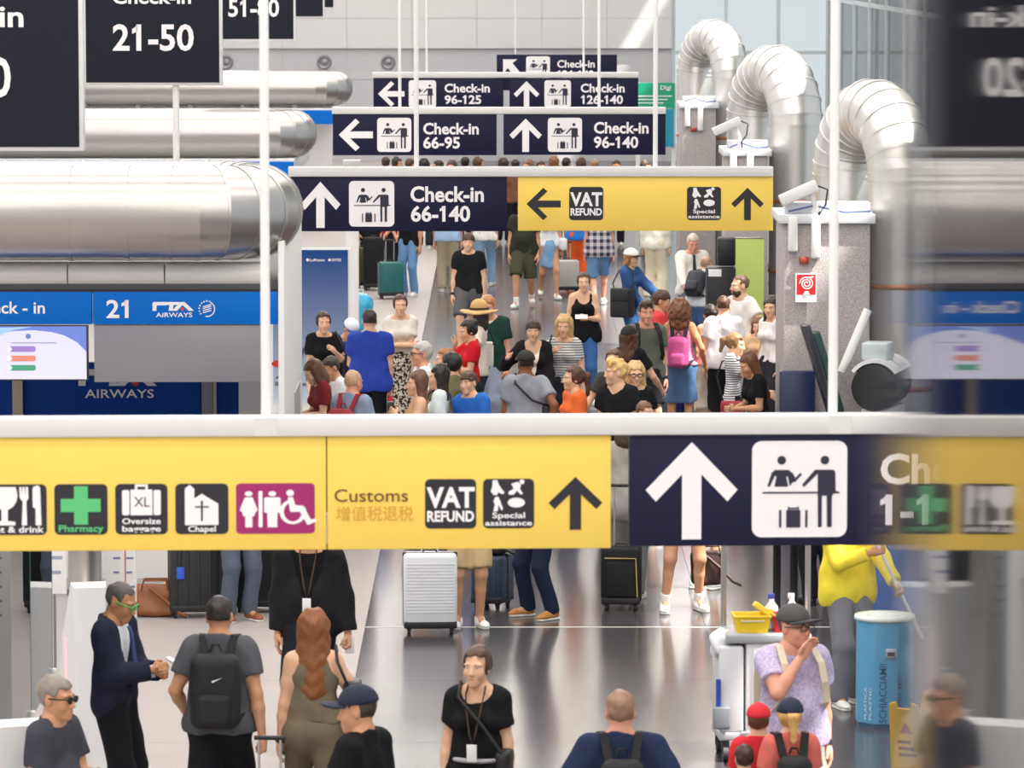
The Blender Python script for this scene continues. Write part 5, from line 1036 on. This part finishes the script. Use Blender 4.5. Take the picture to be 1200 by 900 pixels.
# lime banner and black machine in the middle distance
g = P(878, 440, 66); e = empty('lime_banner', (g.x, 66, 0), 0, 'lime green roll-up banner beside the black machine', 'banner'); bx('banner_sheet', mat('#cfe57a', .5, var=.12, scale=3), e, -.2, 0, .1, .2, .01, Z(280, 66)); bx('base_box', STEEL, e, -.22, -.08, 0, .22, .1, .1, .01); b = MB(); b.tube([(0, .03, .1), (0, .03, Z(280, 66))], .012, 8); b.build('pole', STEEL, e); bx('top_bar', STEEL, e, -.2, -.005, Z(280, 66), .2, .02, Z(278, 66), .003)
g = P(845, 400, 65); e = empty('bag_drop_machine', (g.x, 65, 0), 0, 'black bag drop machine with white label under the yellow sign', 'machine'); bx('cabinet', BLACKP, e, -.2, 0, 0, .2, .5, Z(314, 65), .015); bx('screen_head', BLACKP, e, -.05, .05, Z(312, 65), .2, .3, Z(279, 65), .03); bx('label_card', PRINTW, e, -.18, -.008, Z(324, 65), .0, 0, Z(315.5, 65)); bx('shelf', mat('#3b3b40', .4), e, -.24, -.12, .9, .22, 0, .95, .01)
# queue posts
for i, (px, py, lab) in enumerate(((910, 738, 'black queue barrier post behind the cleaning cart'), (930, 742, 'thin black queue post nearer the yellow shirted cleaner'))):
    g = G(px, py); e = empty('queue_post', tuple(g), 0, lab, 'post'); b = MB(); b.lathe([(0, 0), (.16, 0), (.16, .02), (.05, .04), (.035, .06), (.035, 1.0), (.05, 1.0), (.05, 1.1), (0, 1.1)], n=16); b.build('post_body', BLACKP, e); bx('belt', mat('#23262e', .6), e, -.012, .04, 1.02, .012, 1.2, 1.07)
# far things: green shop banner, far counters
g = P(770, 130, 112); e = empty('green_shop_sign', (g.x, 112, 0), 0, 'green and blue shop sign at the far end right of the signs', 'shop sign'); bx('green_board', mat('#17a07c', .4, var=.05), e, -.55, 0, Z(127, 112), .42, .1, Z(97, 112)); bx('blue_board', mat('#1f93b0', .4, var=.05), e, .12, 0, Z(172, 112), .4, .1, Z(128, 112)); bx('post', WHITE, e, .35, .1, 0, .45, .2, Z(97, 112)); bx('post', WHITE, e, -.5, .1, 0, -.4, .2, Z(97, 112)); lettering('Digi', PRINTW, e, -.01, .08, Z(105, 112), .1, .25, .01)
for i in range(3): flat('print_line', [[(-.5, Z(112 + 4 * i, 112)), (.35 - .1 * i, Z(112 + 4 * i, 112)), (.35 - .1 * i, Z(113.2 + 4 * i, 112)), (-.5, Z(113.2 + 4 * i, 112))]], PRINTW, e, -.01)
# luggage of the travellers under the front sign
suitcase('white ribbed hard-shell suitcase standing in the aisle', tuple(G(504, 742)), 3, .47, .27, .64, '#dcdde2', 16, hand=.32, trim='#1c1c20')
suitcase('dark blue suitcase with a black bag on top in the aisle', tuple(G(577, 712)), -20, .3, .36, .42, '#2c3a50', 4, trim='#15161a')
leather_bag('soft black duffel resting on the dark blue suitcase', tuple(G(577, 712) + Vector((0, 0, .49))), -15, '#1d1d20', .34, .26, .2)
suitcase('black cabin suitcase with gold zip in the aisle', tuple(G(728, 714)), -6, .36, .24, .5, '#17171b', 0, hand=.55, soft=True, zip_='#c9b06a')
leather_bag('dark brown leather tote hanging beside bare legs', tuple(G(829, 712) + Vector((0, .0, .2))), 0, '#3b2622', .36, .16, .34)
# luggage in the middle distance
suitcase('teal hard-shell suitcase held by the traveller in jeans', tuple(G(458, 350)), 10, .42, .28, .56, '#1f6a68', 4, hand=.36)
suitcase('tall black suitcase left of the teal one', tuple(G(438, 340)), 0, .36, .3, .85, '#15151a', 0, soft=True); suitcase('olive edged black suitcase by the white column', tuple(G(424, 338)), 30, .3, .25, .65, '#55553a', 0, soft=True)
suitcase('pale grey suitcase with black band near the orange trousers', tuple(G(664, 343)), 4, .42, .26, .5, '#b8b4b0', 0, hand=.3)
suitcase('black trolley bag beside the pink backpack', tuple(G(822, 500)), 0, .4, .26, .5, '#23222a', 0, soft=True)
suitcase('deep blue suitcase behind the denim shorts', tuple(G(780, 497)), 0, .5, .28, .48, '#1e3580', 4)
e = empty('wrapped_luggage', tuple(G(421, 395)), 0, 'big bundle of luggage wrapped in light blue plastic', 'luggage'); f = Field((-.3, -.3, -.02), (.35, .3, .75), .022); f.ell((0, 0, .34), (.2, .2, .33), .05); f.ell((.06, 0, .5), (.16, .18, .17), .05); f.wob(.012, 22., .8); f.plane((0, 0, .0), (0, 0, -1)); v, fc = f.mesh(); np_mesh('wrapping', [(v, fc, 0)], [mat('#3db4e0', .25, var=.2, scale=9, bump=.5)], e); b = MB(); b.tube([(-.08, -.1, .62), (-.05, -.12, .74), (.06, -.12, .74), (.08, -.1, .64)], .012, 6); b.build('handle', mat('#dff1f8', .4), e)
# ---------------------------------------------------------------- people, foreground
BLK = '#1a1a1d'
a = person('man in a navy suit and green glasses reading his phone', 141, 684, 1.76, 72, top=('blazer', '#23263a', dict(hem=.76, vneck=.10, loose=.02)), layer=('long', '#e9edf5', dict(hem=.95, neck=.07)), bottom=('trousers', '#15161d'), hair=('buzz', '#4a4442'), arms=('phone', (.04, -.28, 1.14)), hpitch=22, skin='olive', glasses=('clear', '#3fae4a'), tie='#2c3f74', shoe='#1b1b1d', build=1.04, hands=('grip', 'grip'))
held(a, -1, 'phone', 'smartphone in the hands of the man in the navy suit', 'phone', '#c9ccd4', tilt=-62, off=(.05, -.06, .03))
person('grey haired man in sunglasses and dark polo at the lower left', 66, 793, 1.74, 68, top=('polo', '#41434e', dict(neck=.075)), bottom=('trousers', '#2c2d36'), hair=('short', '#7d746d'), glasses=('sun', '#1a1413'), skin='tan', build=1.12, arms=('down', 'phone'), hpitch=4)
a = person('man in grey T-shirt walking away with a black backpack', 257, 699, 1.80, 176, top=('tee', '#56585f', dict(hem=.88)), bottom=('shorts', '#1c1c22', dict(len=.95)), hair=('fade', '#2a2220'), arms=((.29, .05, .78), (.24, -.16, .98)), skin='tan', build=1.02, legs='walk', hands=('grip', 'relaxed'))
backpack(a, 'black backpack with white swoosh on the man in grey', '#1d1d22', logo=True, w_=.31, h_=.52, z=1.17)
e = suitcase('small black trolley case pulled by the man with the backpack', tuple(a['W']((-.36, .32, 0)) * 1.0), 176, .38, .22, .46, '#1d1d21', 0, hand=.38)
a = person('woman with long auburn hair walking away in an olive jumpsuit', 367, 717, 1.70, 182, 'f', top=('tank', '#776b59', dict(hem=1.0, loose=.008)), bottom=('wide', '#776b59'), hair=('long:.36', '#7c4a2a'), arms=('strap', 'down'), skin='fair', legs='walk2', watch=(1, '#2c2522'))
shoulder_bag(a, 'black leather shoulder bag on the woman in olive', '#1c1b1f', s=-1, z=1.12, xo=.26, w_=.26, h_=.3)
a = person('man in black blazer and badge walking towards the camera', 362, 600, 1.80, -4, top=('blazer', '#1c1c21', dict(hem=.78, vneck=.115, loose=.03)), layer=('tee', '#131316', dict(hem=.92, neck=.075)), bottom=('trousers', '#1a1a1e'), hair=('short', '#2a211d'), arms=('down', (.3, -.06, .80)), skin='tan', build=1.08, shoe='#1b1b1d', legs='walk', badge=True, hands=('relaxed', 'grip'))
held(a, 1, 'phone', 'smartphone in the lowered hand of the man in the black blazer', 'phone', '#e6e6ea', size=(.07, .012, .14), tilt=10)
person('man in navy cap and black T-shirt looking left', 419, 806, 1.78, -118, top=('tee', '#19191c'), bottom=('trousers', '#26262b'), hair=('buzz', '#3b302a'), hat=('cap', '#1f2740', '#1d2439'), skin='tan', build=1.05, arms=('down', 'phone'), hyaw=14, hpitch=8)
a = person('woman in black T-shirt with a lanyard badge and belt', 559, 759, 1.68, -12, 'f', top=('tee', '#19191c', dict(neck=.12, hem=1.0)), bottom=('trousers', '#18181b', dict(waist=1.06)), hair=('bun', '#4a3026'), skin='fair', belt='#b9b9bd', badge=True, arms=('down', 'down'), hyaw=-8, legs='walk', shoe='#1b1b1d')
shoulder_bag(a, 'black crossbody pouch on the woman with the badge', '#1b1a1d', s=1, cross=True, z=1.0, w_=.2, h_=.18, d_=.08, xo=.2, y=-.1)
a = person('balding man in navy T-shirt walking away', 727, 808, 1.77, 182, top=('tee', '#26304f'), bottom=('trousers', '#35383f'), hair=('buzz', '#8a6a58'), skin='pink', build=1.12, arms=((.34, -.1, .98), (.34, -.1, .98)))
backpack(a, 'small black backpack on the balding man', '#1c1c21', w_=.24, h_=.36, z=1.22)
a = person('man in grey cap and lavender shirt with hand at his mouth', 931, 711, 1.78, 22, top=('polo', ('#cfc4e2', 'spots', '#b9acd2', 60.), dict(neck=.08)), bottom=('shorts', '#8d8a86'), hair=('buzz', '#4e4038'), hat=('cap', '#4d4c4d', '#3b3a3c'), skin='pink', build=1.12, arms=('mouth', 'down'), hyaw=24, glasses=('clear', '#5a5050'), watch=(1, '#2a2a2e'))
backpack(a, 'beige backpack on the man in lavender', '#b9ac97', strap='#d8ccb6', w_=.28)
person('child in a bright red cap and red top', 889, 826, 1.36, 178, top=('tee', '#d8323c'), bottom=('shorts', '#2b2f45'), hair=('short', '#5c3a24'), hat=('cap', '#dc2b35', '#cc222c'), skin='fair', build=.9)
a = person('girl in navy cap with a curly blond ponytail and coral top', 926, 820, 1.45, 186, 'f', top=('tee', '#d96f66'), bottom=('shorts', '#4a5878'), hair=('pony:.14', '#c79a5e'), hat=('cap', '#1f2743', '#1c2340'), skin='fair')
backpack(a, 'black backpack on the girl in coral', '#1d1d20', w_=.24, h_=.36, z=1.2)
person('small dark haired child in blue at the bottom edge', 872, 873, 1.16, 190, top=('tee', '#4d86ad'), bottom=('shorts', '#333a4c'), hair=('short', '#3a2620'), skin='fair', build=.9)
c = person('cleaner in yellow shirt and grey trousers sweeping with a pole', foot=(993, 826), h=1.74, face=28, top=('long', '#f8de48', dict(hem=.80, loose=.03, sleeve=1.)), bottom=('trousers', '#7c7c84'), hair=('short', '#3a2e28'), skin='olive', arms=((.02, -.33, 1.25), (.22, -.40, .95)), legs='contra', shoe='#e8e6e2', hpitch=15, build=1.05, hands=('grip', 'grip'))
h0, h1 = c['W'](c['J']['hd', -1]), c['W'](c['J']['hd', 1]); dv = (h1 - h0).normalized()
e = empty('litter_picker', tuple(h1), 0, 'long white pole held by the yellow shirted cleaner over the bin', 'pole'); b = MB(); b.tube([tuple(h0 - h1 - dv * .25), tuple(dv * .42)], .014, 8); b.build('shaft', WHITE, e); b = MB(); b.tube([tuple(h0 - h1 - dv * .38), tuple(h0 - h1 - dv * .25)], .02, 8); b.build('grip', mat('#3b66b0', .5), e)
# travellers whose upper halves are behind the front sign
a = person('traveller in tan shorts and white sneakers beside the white suitcase', foot=(549, 735), h=1.70, face=8, sex='f', top=('tee', '#e6ddd0'), bottom=('shorts', '#c1a780', dict(len=.88)), hair=('long:.2', '#6a4a34'), skin='tan', legs='stand', shoe='#efefef')
person('man in dark jeans and tan leather shoes behind the sign', foot=(634, 724), h=1.70, face=-58, top=('tee', '#48506a'), bottom=('jeans', '#1f2940'), hair=('short', '#3a2c24'), skin='tan', legs='wide', shoe='#b47a35')
person('traveller in a long grey coat behind the black cabin case', foot=(734, 702), h=1.70, face=170, sex='f', top=('long', '#a8a49e', dict(hem=.6, loose=.04)), bottom=('trousers', '#7b7a78'), hair=('bob', '#3f2e26'), skin='fair', shoe='#d9cfc2')
person('traveller in shorts and white sneakers near the brown tote', foot=(800, 716), h=1.75, face=10, sex='f', top=('tee', '#f0ece6'), bottom=('shorts', '#d9d6d0', dict(len=.6)), hair=('pony:.2', '#7a5636'), skin='tan', legs='wide', shoe='#f2f2f2', socks=True)
person('bare legged traveller in a beige dress carrying the brown tote', foot=(824, 690), h=1.68, face=150, sex='f', top=('tee', '#d8cbb8'), bottom=('skirt', '#d8cbb8', dict(hem=.6)), hair=('long:.2', '#4a3428'), skin='tan', shoe='#f0f0ee')
person('man in grey jeans and brown shoes by the black luggage', foot=(280, 727), h=1.76, face=25, top=('tee', '#5d6470'), bottom=('jeans', '#5a6272'), hair=('short', '#33271f'), skin='tan', shoe='#8a5230')
person('traveller in black behind the cleaner', foot=(962, 708), h=1.74, face=200, top=('tee', '#1c1c20'), bottom=('trousers', '#1c1d24'), hair=('short', '#2a211c'), skin='olive', shoe='#1b1b1d')

# ---------------------------------------------------------------- people, middle distance
a = person('dark haired woman in black T-shirt in front of the blue advert', 379, 366, 1.72, 18, 'f', top=('tee', '#17171a', dict(hem=.95)), bottom=('jeans', '#c9c7c4'), hair=('bun', '#3a2420'), arms=('pocket', 'chest'), skin='fair', hyaw=-6)
shoulder_bag(a, 'black bag on the shoulder of the woman in front of the advert', '#1b1a1d', s=1, z=1.1, xo=.24)
person('person in blue shirt and blue and white cap bending forward', 411, 376, 1.60, 35, top=('polo', '#2b5fb8'), bottom=('trousers', '#23252e'), hair=('buzz', '#2d231e'), hat=('cap', '#e8ecf4', '#2b52b4'), skin='tan', lean=14, hpitch=32, arms=('phone', 'ear'))
a = person('man in royal blue shirt seen from behind', 433, 363, 1.80, 186, top=('polo', '#2f48ae', dict(hem=.83, neck=.075)), bottom=('trousers', '#1a1a1f'), hair=('fade', '#2b221e'), skin='fair', arms=('down', 'phone'), build=1.1)
held(a, -1, 'red_folder', 'red folder held beside the man in royal blue', 'folder', '#c81f3a', size=(.05, .2, .3), off=(0, 0, -.14))
person('woman in cream top and leopard skirt with folded arms', 469, 346, 1.74, 6, 'f', top=('tee', '#e6ded2', dict(hem=1.0)), bottom=('skirt', ('#cfc2b0', 'spots', '#2c2622', 34.), dict(hem=.18, flare=.22)), hair=('bun', '#43291f'), skin='fair', arms=('fold', 'fold'), shoe='#d8cbb8')
a = person('woman with brown bob and dark red top looking at her phone', 368, 424, 1.66, -72, 'f', top=('tee', '#7c2a2c', dict(hem=.9)), bottom=('trousers', '#33343c'), hair=('bob', '#5b3a2a'), skin='fair', arms=('phone', 'phone'), hpitch=28, lean=8, hands=('grip', 'grip'))
held(a, -1, 'phone', 'phone in the hands of the woman in dark red', 'phone', '#1d1d22', tilt=-55, off=(.03, -.05, .02))
person('dark haired person in white T-shirt behind the woman in dark red', 388, 419, 1.60, -60, top=('tee', '#eceaec'), bottom=('jeans', '#4c5a78'), hair=('short', '#3a2a22'), skin='tan', hpitch=20, lean=6, arms=('phone', 'down'))
a = person('balding man in grey-blue T-shirt seen from behind', 414, 434, 1.72, 150, top=('tee', '#8d9bb4'), bottom=('trousers', '#3b414f'), hair=('buzz', '#b08e72'), skin='pink', arms=('down', 'phone'), hpitch=8)
backpack(a, 'dark red backpack on the balding man in grey-blue', '#96222f', strap='#96222f', w_=.27, h_=.38)
person('grey haired man with glasses and white T-shirt facing left', 494, 401, 1.75, -78, top=('tee', '#e4e6ea'), bottom=('trousers', '#6a6d74'), hair=('short', '#a8a39d'), skin='pink', glasses=('clear', '#4a4444'))
a = person('long brown haired woman in tan top holding a cup, facing left', 489, 436, 1.66, -80, 'f', top=('tank', '#c79a70', dict(hem=.92)), bottom=('jeans', '#3a4458'), hair=('long:.26', '#5f4130'), skin='fair', arms=('chest', 'chest'))
held(a, -1, 'cup', 'small dark cup held by the woman in tan', 'cup', '#2e2a2c', size=(.07, .07, .1), off=(0, 0, .04))
a = person('black haired woman in white top with a dark strap', 514, 429, 1.67, -95, 'f', top=('tee', '#e3edf0'), bottom=('jeans', '#364058'), hair=('long:.2', '#1d1819'), skin='fair')
shoulder_bag(a, 'black bag with navy strap on the black haired woman in white', '#1c1d26', s=1, z=1.0, cross=True, strapc='#1f2438')
person('black haired man in olive T-shirt seen from behind', 529, 414, 1.72, 200, top=('tee', '#7d7656'), bottom=('trousers', '#33323a'), hair=('fringe', '#17130f'), skin='fair', hyaw=20)
person('brown haired girl behind the man in olive', 521, 409, 1.64, -85, 'f', top=('tee', '#d9c9bd'), bottom=('jeans', '#4a5672'), hair=('pony:.2', '#8a5c3c'), skin='fair')
person('boy in bright blue T-shirt leaning to the left', 549, 436, 1.60, -35, top=('tee', '#2f6cc8'), bottom=('shorts', '#36404f'), hair=('fringe', '#4a3022'), skin='fair', sidelean=-6)
a = person('woman in red T-shirt with black hair in a bun facing left', 549, 376, 1.66, -75, 'f', top=('tee', '#d41f2c', dict(hem=.98)), bottom=('trousers', '#2e3136'), hair=('bun', '#1e1a1b'), skin='fair', arms=('mouth', 'phone'), hpitch=12)
a = person('woman in straw hat and cream T-shirt facing left', 560, 358, 1.72, -100, 'f', top=('tee', '#e3d8cc', dict(hem=.9)), bottom=('trousers', '#30454a'), hair=('bob', '#2c211c'), hat=('straw', '#d6ad72', '#3a2c22'), skin='fair', arms=('fwd', 'hip'))
shoulder_bag(a, 'white bag with dark strap carried by the woman in the straw hat', '#ece8e2', s=-1, z=1.12, strapc='#23242c', w_=.3, h_=.3)
person('man in dark green shirt facing the camera behind the straw hat', 572, 347, 1.78, -14, top=('polo', '#1f4038', dict(neck=.1, hem=.85)), layer=('tee', '#e8dccb', dict(neck=.08)), bottom=('trousers', '#a9b3c9'), hair=('short', '#a5714a'), skin='pink', build=1.1, hpitch=14, arms=('pocket', 'down'))
person('young man in black T-shirt and grey shorts walking in the aisle', 549, 274, 1.78, -6, top=('tee', '#191b20', dict(hem=.88)), bottom=('shorts', '#5d5b60', dict(len=.95)), hair=('fringe', '#3a241c'), skin='fair', legs='walk', arms=('down', 'down'), watch=(-1, '#2a2420'), shoe='#d8d0c2')
a = person('man in grey T-shirt and dark cap seen from behind', 616, 412, 1.76, 172, top=('tee', '#979aa5'), bottom=('trousers', '#3a3a42'), hair=('fade', '#1c1614'), skin='brown', build=1.06, hat=('cap', '#22201f', '#22201f'), arms=((.3, .1, .95), 'down'), hyaw=20)
shoulder_bag(a, 'black sling strap and pouch on the man in grey with cap', '#1d1d22', s=-1, cross=True, z=1.1, w_=.2, h_=.2, xo=.22)
person('dark haired woman in white top and black jacket with raised hand', 625, 376, 1.68, -4, 'f', top=('jacket', '#1f1c20', dict(vneck=.1, hem=.9)), layer=('tank', '#efe3da', dict(hem=.95)), bottom=('jeans', '#232733'), hair=('fringe', '#33211c'), skin='fair', arms=((.3, -.16, 1.3), 'pocket'))
a = person('smiling blond woman in striped T-shirt with a black bag', 661, 371, 1.70, -8, 'f', top=('tee', ('#dcdcdc', 'stripe', '#5f6068', 34.), dict(hem=.95)), bottom=('trousers', '#2c2c33'), hair=('long:.28', '#b3925f'), skin='fair', arms=('strap', 'down'))
shoulder_bag(a, 'big black shoulder bag of the woman in stripes', '#17171b', s=-1, z=1.0, w_=.34, h_=.3, xo=.28)
person('woman in orange T-shirt looking left', 672, 430, 1.66, -70, 'f', top=('tee', '#ee6f3a'), bottom=('jeans', '#56657e'), hair=('pony:.16', '#4c2f24'), skin='fair', hyaw=-10)
person('blond youth in black T-shirt turned to the left', 722, 422, 1.76, -35, top=('tee', '#1b1b1f', dict(neck=.1)), bottom=('trousers', '#26272e'), hair=('quiff', '#c9a468'), skin='fair', hyaw=-45)
person('blond girl with glasses and black T-shirt facing the camera', 745, 426, 1.66, 4, 'f', top=('tee', '#1c1d22'), bottom=('jeans', '#333d55'), hair=('long:.12', '#bd9a6a'), skin='fair', glasses=('clear', '#1d1817'))
person('brown haired woman in dark top partly hidden behind the blond youth', 719, 410, 1.67, -20, 'f', top=('tee', '#43423f'), bottom=('jeans', '#cfd3d8'), hair=('bun', '#5c3d2c'), skin='fair', arms=((.35, -.2, .95), 'down'))
person('small brown haired child whose head just clears the front beam', 756, 471, 1.42, 40, 'f', top=('tee', '#d9d2cc'), bottom=('shorts', '#8894ae'), hair=('short', '#6c4a34'), skin='fair', hyaw=10)
a = person('long haired woman in black cap and black T-shirt reaching right', 737, 383, 1.70, 166, 'f', top=('tee', '#1a191c'), bottom=('trousers', '#1d1d22'), hair=('long:.26', '#4d2f22'), hat=('cap', '#1d1c20', '#1b1a1e'), skin='fair', arms=((.34, -.22, 1.0), 'down'))
a = person('man in khaki grey T-shirt with black straps smiling', 757, 354, 1.80, 14, top=('tee', '#6a6c66', dict(hem=.86)), bottom=('shorts', '#23252b'), hair=('quiff', '#4a3324'), skin='pink', arms=('down', 'down'), watch=(1, '#1d1d1f'))
backpack(a, 'black backpack worn by the smiling man in khaki grey', '#1c1d21')
a = person('curly haired woman in pink top seen from behind', 797, 352, 1.72, 172, 'f', top=('tank', '#e58fb0', dict(hem=.95)), bottom=('shorts', '#5d7ea8', dict(len=.98)), hair=('curly:.12', '#6a4228'), skin='olive', arms=((.3, -.1, .95), 'down'))
backpack(a, 'magenta backpack with crossed black straps', '#bf4d88', w_=.25, h_=.42, z=1.12)
person('youth with brown hair looking right behind the khaki man', 776, 341, 1.74, 80, top=('tee', '#e2494a'), bottom=('trousers', '#3b3f4a'), hair=('fringe', '#4a2d20'), skin='tan', hpitch=8)
a = person('woman in black sleeveless top and jeans looking at a card', 684, 320, 1.72, 0, 'f', top=('tank', '#17171b', dict(hem=.82, loose=.03)), bottom=('jeans', '#3d68a0'), hair=('bun', '#473128'), skin='fair', arms=('down', 'phone'))
held(a, 1, 'boarding_card', 'white card held by the woman in the black sleeveless top', 'card', '#e8e4de', size=(.16, .006, .08), tilt=-50, off=(-.03, -.04, .02))
a = person('woman in denim jacket and black and white cap facing right', 740, 292, 1.70, 62, 'f', top=('jacket', '#35598f', dict(hem=.88)), bottom=('jeans', '#3b649b'), hair=('long:.2', '#8c6238'), hat=('cap', '#f0eee9', '#232126'), skin='fair', arms=('clasp', 'push'), hpitch=6)
shoulder_bag(a, 'black backpack hanging off the shoulder of the woman in denim', '#1d1e23', s=-1, w_=.32, h_=.42, d_=.2, z=.98, xo=.3, name='backpack', cat='backpack')
person('person in plaid shirt and denim shorts walking away', foot=(702, 358), h=1.78, face=184, top=('tee', ('#d6cdd2', 'plaid', '#3a3a52', 9.), dict(hem=.82, loose=.03)), bottom=('shorts', '#6a90b8', dict(len=.98)), hair=('short', '#4a3528'), skin='pink', legs='walk')
person('man in dark green T-shirt and cargo shorts walking', foot=(614, 360), h=1.82, face=-8, top=('tee', '#33352c', dict(hem=.86)), bottom=('shorts', '#4b4a38', dict(len=1.0)), hair=('short', '#33261e'), skin='tan', legs='walk', arms=('down', 'down'), shoe='#f2f2f0', socks=True, build=1.06)
a = person('woman in white top and denim skirt beside the man in cargo shorts', foot=(643, 350), h=1.70, face=10, sex='f', top=('tank', '#eef0f3', dict(hem=.95)), bottom=('skirt', '#7ca0c4', dict(hem=.55, flare=.17)), hair=('long:.2', '#6c4a30'), skin='tan', legs='walk2', shoe='#f0efee')
shoulder_bag(a, 'small white handbag of the woman in the denim skirt', '#eceef0', s=1, z=.98, w_=.24, h_=.2, xo=.22, y=-.14)
person('person in flowing orange trousers behind the pale grey suitcase', foot=(677, 338), h=1.70, face=170, sex='f', top=('tee', '#2f78d2'), bottom=('wide', '#e0602a'), hair=('pony:.2', '#3a2a22'), skin='tan')
person('traveller in light blue shirt and khaki trousers in the aisle', foot=(525, 342), h=1.76, face=178, top=('tee', '#a9c8ea'), bottom=('trousers', '#b5a68c'), hair=('short', '#5a4432'), skin='pink')
person('woman in white top and pale jeans behind the youth in black', foot=(568, 336), h=1.70, face=175, sex='f', top=('tee', '#f1efec'), bottom=('jeans', '#8fb0d2', dict(len=1)), hair=('long:.2', '#54382a'), skin='fair', legs='walk')
person('traveller in black top and blue jeans with the teal suitcase', foot=(480, 347), h=1.74, face=-30, top=('tee', '#17171b'), bottom=('jeans', '#6f97c4'), hair=('short', '#2c211b'), skin='tan', arms=('fwd', 'down'))
person('traveller in red top standing behind the teal suitcase', foot=(462, 335), h=1.70, face=15, sex='f', top=('tee', '#8f2f35'), bottom=('trousers', '#22222a'), hair=('long:.2', '#3a281f'), skin='fair', arms=('clasp', 'clasp'))
person('dark clothed traveller beside the tall black suitcase', foot=(432, 330), h=1.75, face=30, top=('long', '#1a1a20'), bottom=('trousers', '#17171c'), hair=('short', '#2c211b'), skin='tan')
person('person in cream trousers and jacket lit by the sun', foot=(768, 352), h=1.78, face=160, sex='f', top=('long', '#efe7d6', dict(hem=.84, loose=0.)), bottom=('wide', '#e9dcc2'), hair=('pony:.2', '#7a5a3a'), skin='fair')
person('grey haired man in white shirt and dark tie', 812, 275, 1.78, 12, top=('long', '#f3efe8', dict(neck=.07)), bottom=('trousers', '#6f7f96'), hair=('short', '#b9aca0'), skin='pink', tie='#2a2a33', hpitch=18, build=1.06, arms=('desk', 'down'))
a = person('man in grey jacket bending over the sunlit counter', 828, 300, 1.62, 150, top=('tee', '#c9ccd4'), bottom=('jeans', '#4f6f9c'), hair=('buzz', '#9a7a64'), skin='pink', lean=30, arms=('desk', 'desk'))
backpack(a, 'dark backpack on the bending man in grey', '#2c2e38')
person('bearded man in sunlit white T-shirt with hand on hip', 867, 323, 1.84, -50, top=('tee', '#f4f1ec', dict(hem=.84)), bottom=('trousers', '#d9d6d2'), hair=('fade', '#5c4638'), beard='#4a372c', skin='fair', arms=('down', 'hip'), hyaw=-20)
person('short haired man in white T-shirt seen from behind', 848, 347, 1.74, 176, top=('tee', '#eceaee'), bottom=('trousers', '#1f2026'), hair=('fade', '#4a3022'), skin='fair')
a = person('woman in black and white stripes with a ponytail facing right', 862, 391, 1.66, 78, 'f', top=('tee', ('#e9e9ec', 'stripe', '#3a3b46', 38.), dict(hem=.88)), bottom=('trousers', '#1d1d26'), hair=('pony:.1', '#7c5a3c'), skin='fair', arms=('fwd', 'down'), hpitch=10)
shoulder_bag(a, 'red and black bag of the woman in stripes with ponytail', '#a82a3c', s=-1, z=.84, w_=.26, h_=.24, strapc='#2a2226', top_z=1.4, xo=.24)
person('woman in white T-shirt turning beside the granite pier', 904, 349, 1.72, -58, 'f', top=('tee', '#f3f0ef', dict(hem=.95)), bottom=('trousers', '#34353d'), hair=('long:.16', '#33241e'), skin='fair', hyaw=30)
person('long haired woman in black bending over by the granite pier', 878, 415, 1.66, -70, 'f', top=('tee', '#161519'), bottom=('trousers', '#1a1a20'), hair=('long:.34', '#5e3a26'), skin='tan', hpitch=20, lean=10, arms=('phone', 'phone'))
person('little girl between the bearded man and the pier', 888, 374, 1.34, -10, 'f', top=('tee', '#e8c39a'), bottom=('jeans', '#3b4050'), hair=('long:.14', '#6a4830'), skin='fair')
person('dark haired woman in coral top behind the man in white', 832, 357, 1.58, -160, 'f', top=('tank', '#e88a80', dict(hem=.92)), bottom=('wide', '#e6d6c2'), hair=('pony:.2', '#241a18'), skin='tan')
# far crowd seen between the signs
FARC = [(452, '#2a2328', '#3a2a22', 'm'), (466, '#7d3c34', '#2a1f1a', 'f'), (481, '#3b3f4c', '#4a3426', 'm'), (497, '#241f24', '#1d1715', 'f'), (513, '#2f3644', '#2f211b', 'm'), (529, '#1f1f26', '#3b2a20', 'f'), (545, '#4a3a36', '#241b17', 'm'), (561, '#26262e', '#4c3526', 'f'),
        (590, '#7a3f3a', '#3f2c20', 'f'), (604, '#8a5a48', '#2a1d18', 'm'), (619, '#4d6f94', '#6b4a34', 'f'), (634, '#a8583a', '#33241c', 'm'), (649, '#5a4a44', '#7a5638', 'f'), (664, '#a04f34', '#2d201a', 'm'), (680, '#31496e', '#4a3324', 'f'), (697, '#5b6f88', '#8a6a4a', 'm'), (722, '#e6e6ea', '#2b211d', 'm'), (757, '#f0ece8', '#3a2a22', 'f')]
NM = {'#2a2328': 'charcoal', '#7d3c34': 'rust red', '#3b3f4c': 'slate', '#241f24': 'black', '#2f3644': 'dark blue-grey', '#1f1f26': 'blue-black', '#4a3a36': 'brown', '#26262e': 'dark navy', '#7a3f3a': 'brick red', '#8a5a48': 'clay brown', '#4d6f94': 'denim blue', '#a8583a': 'burnt orange', '#5a4a44': 'taupe', '#a04f34': 'orange-brown', '#31496e': 'navy blue', '#5b6f88': 'steel blue', '#e6e6ea': 'white', '#f0ece8': 'cream'}
for i, (px, c, hc, sx) in enumerate(FARC):
    person('distant %s in %s between the 66-140 sign and the sign behind it' % ('man' if sx == 'm' else 'woman', NM[c]), px, 184 + (i * 7) % 6, 1.70 + .02 * (i % 4), (i * 67) % 360 if i % 3 else 180, sx, top=('tee', c), bottom=('trousers', '#2b2d36'), hair=('short' if sx == 'm' else 'long:.16', hc), skin=('fair', 'tan', 'pink')[i % 3], vox=.03, group='distant crowd under the far signs')
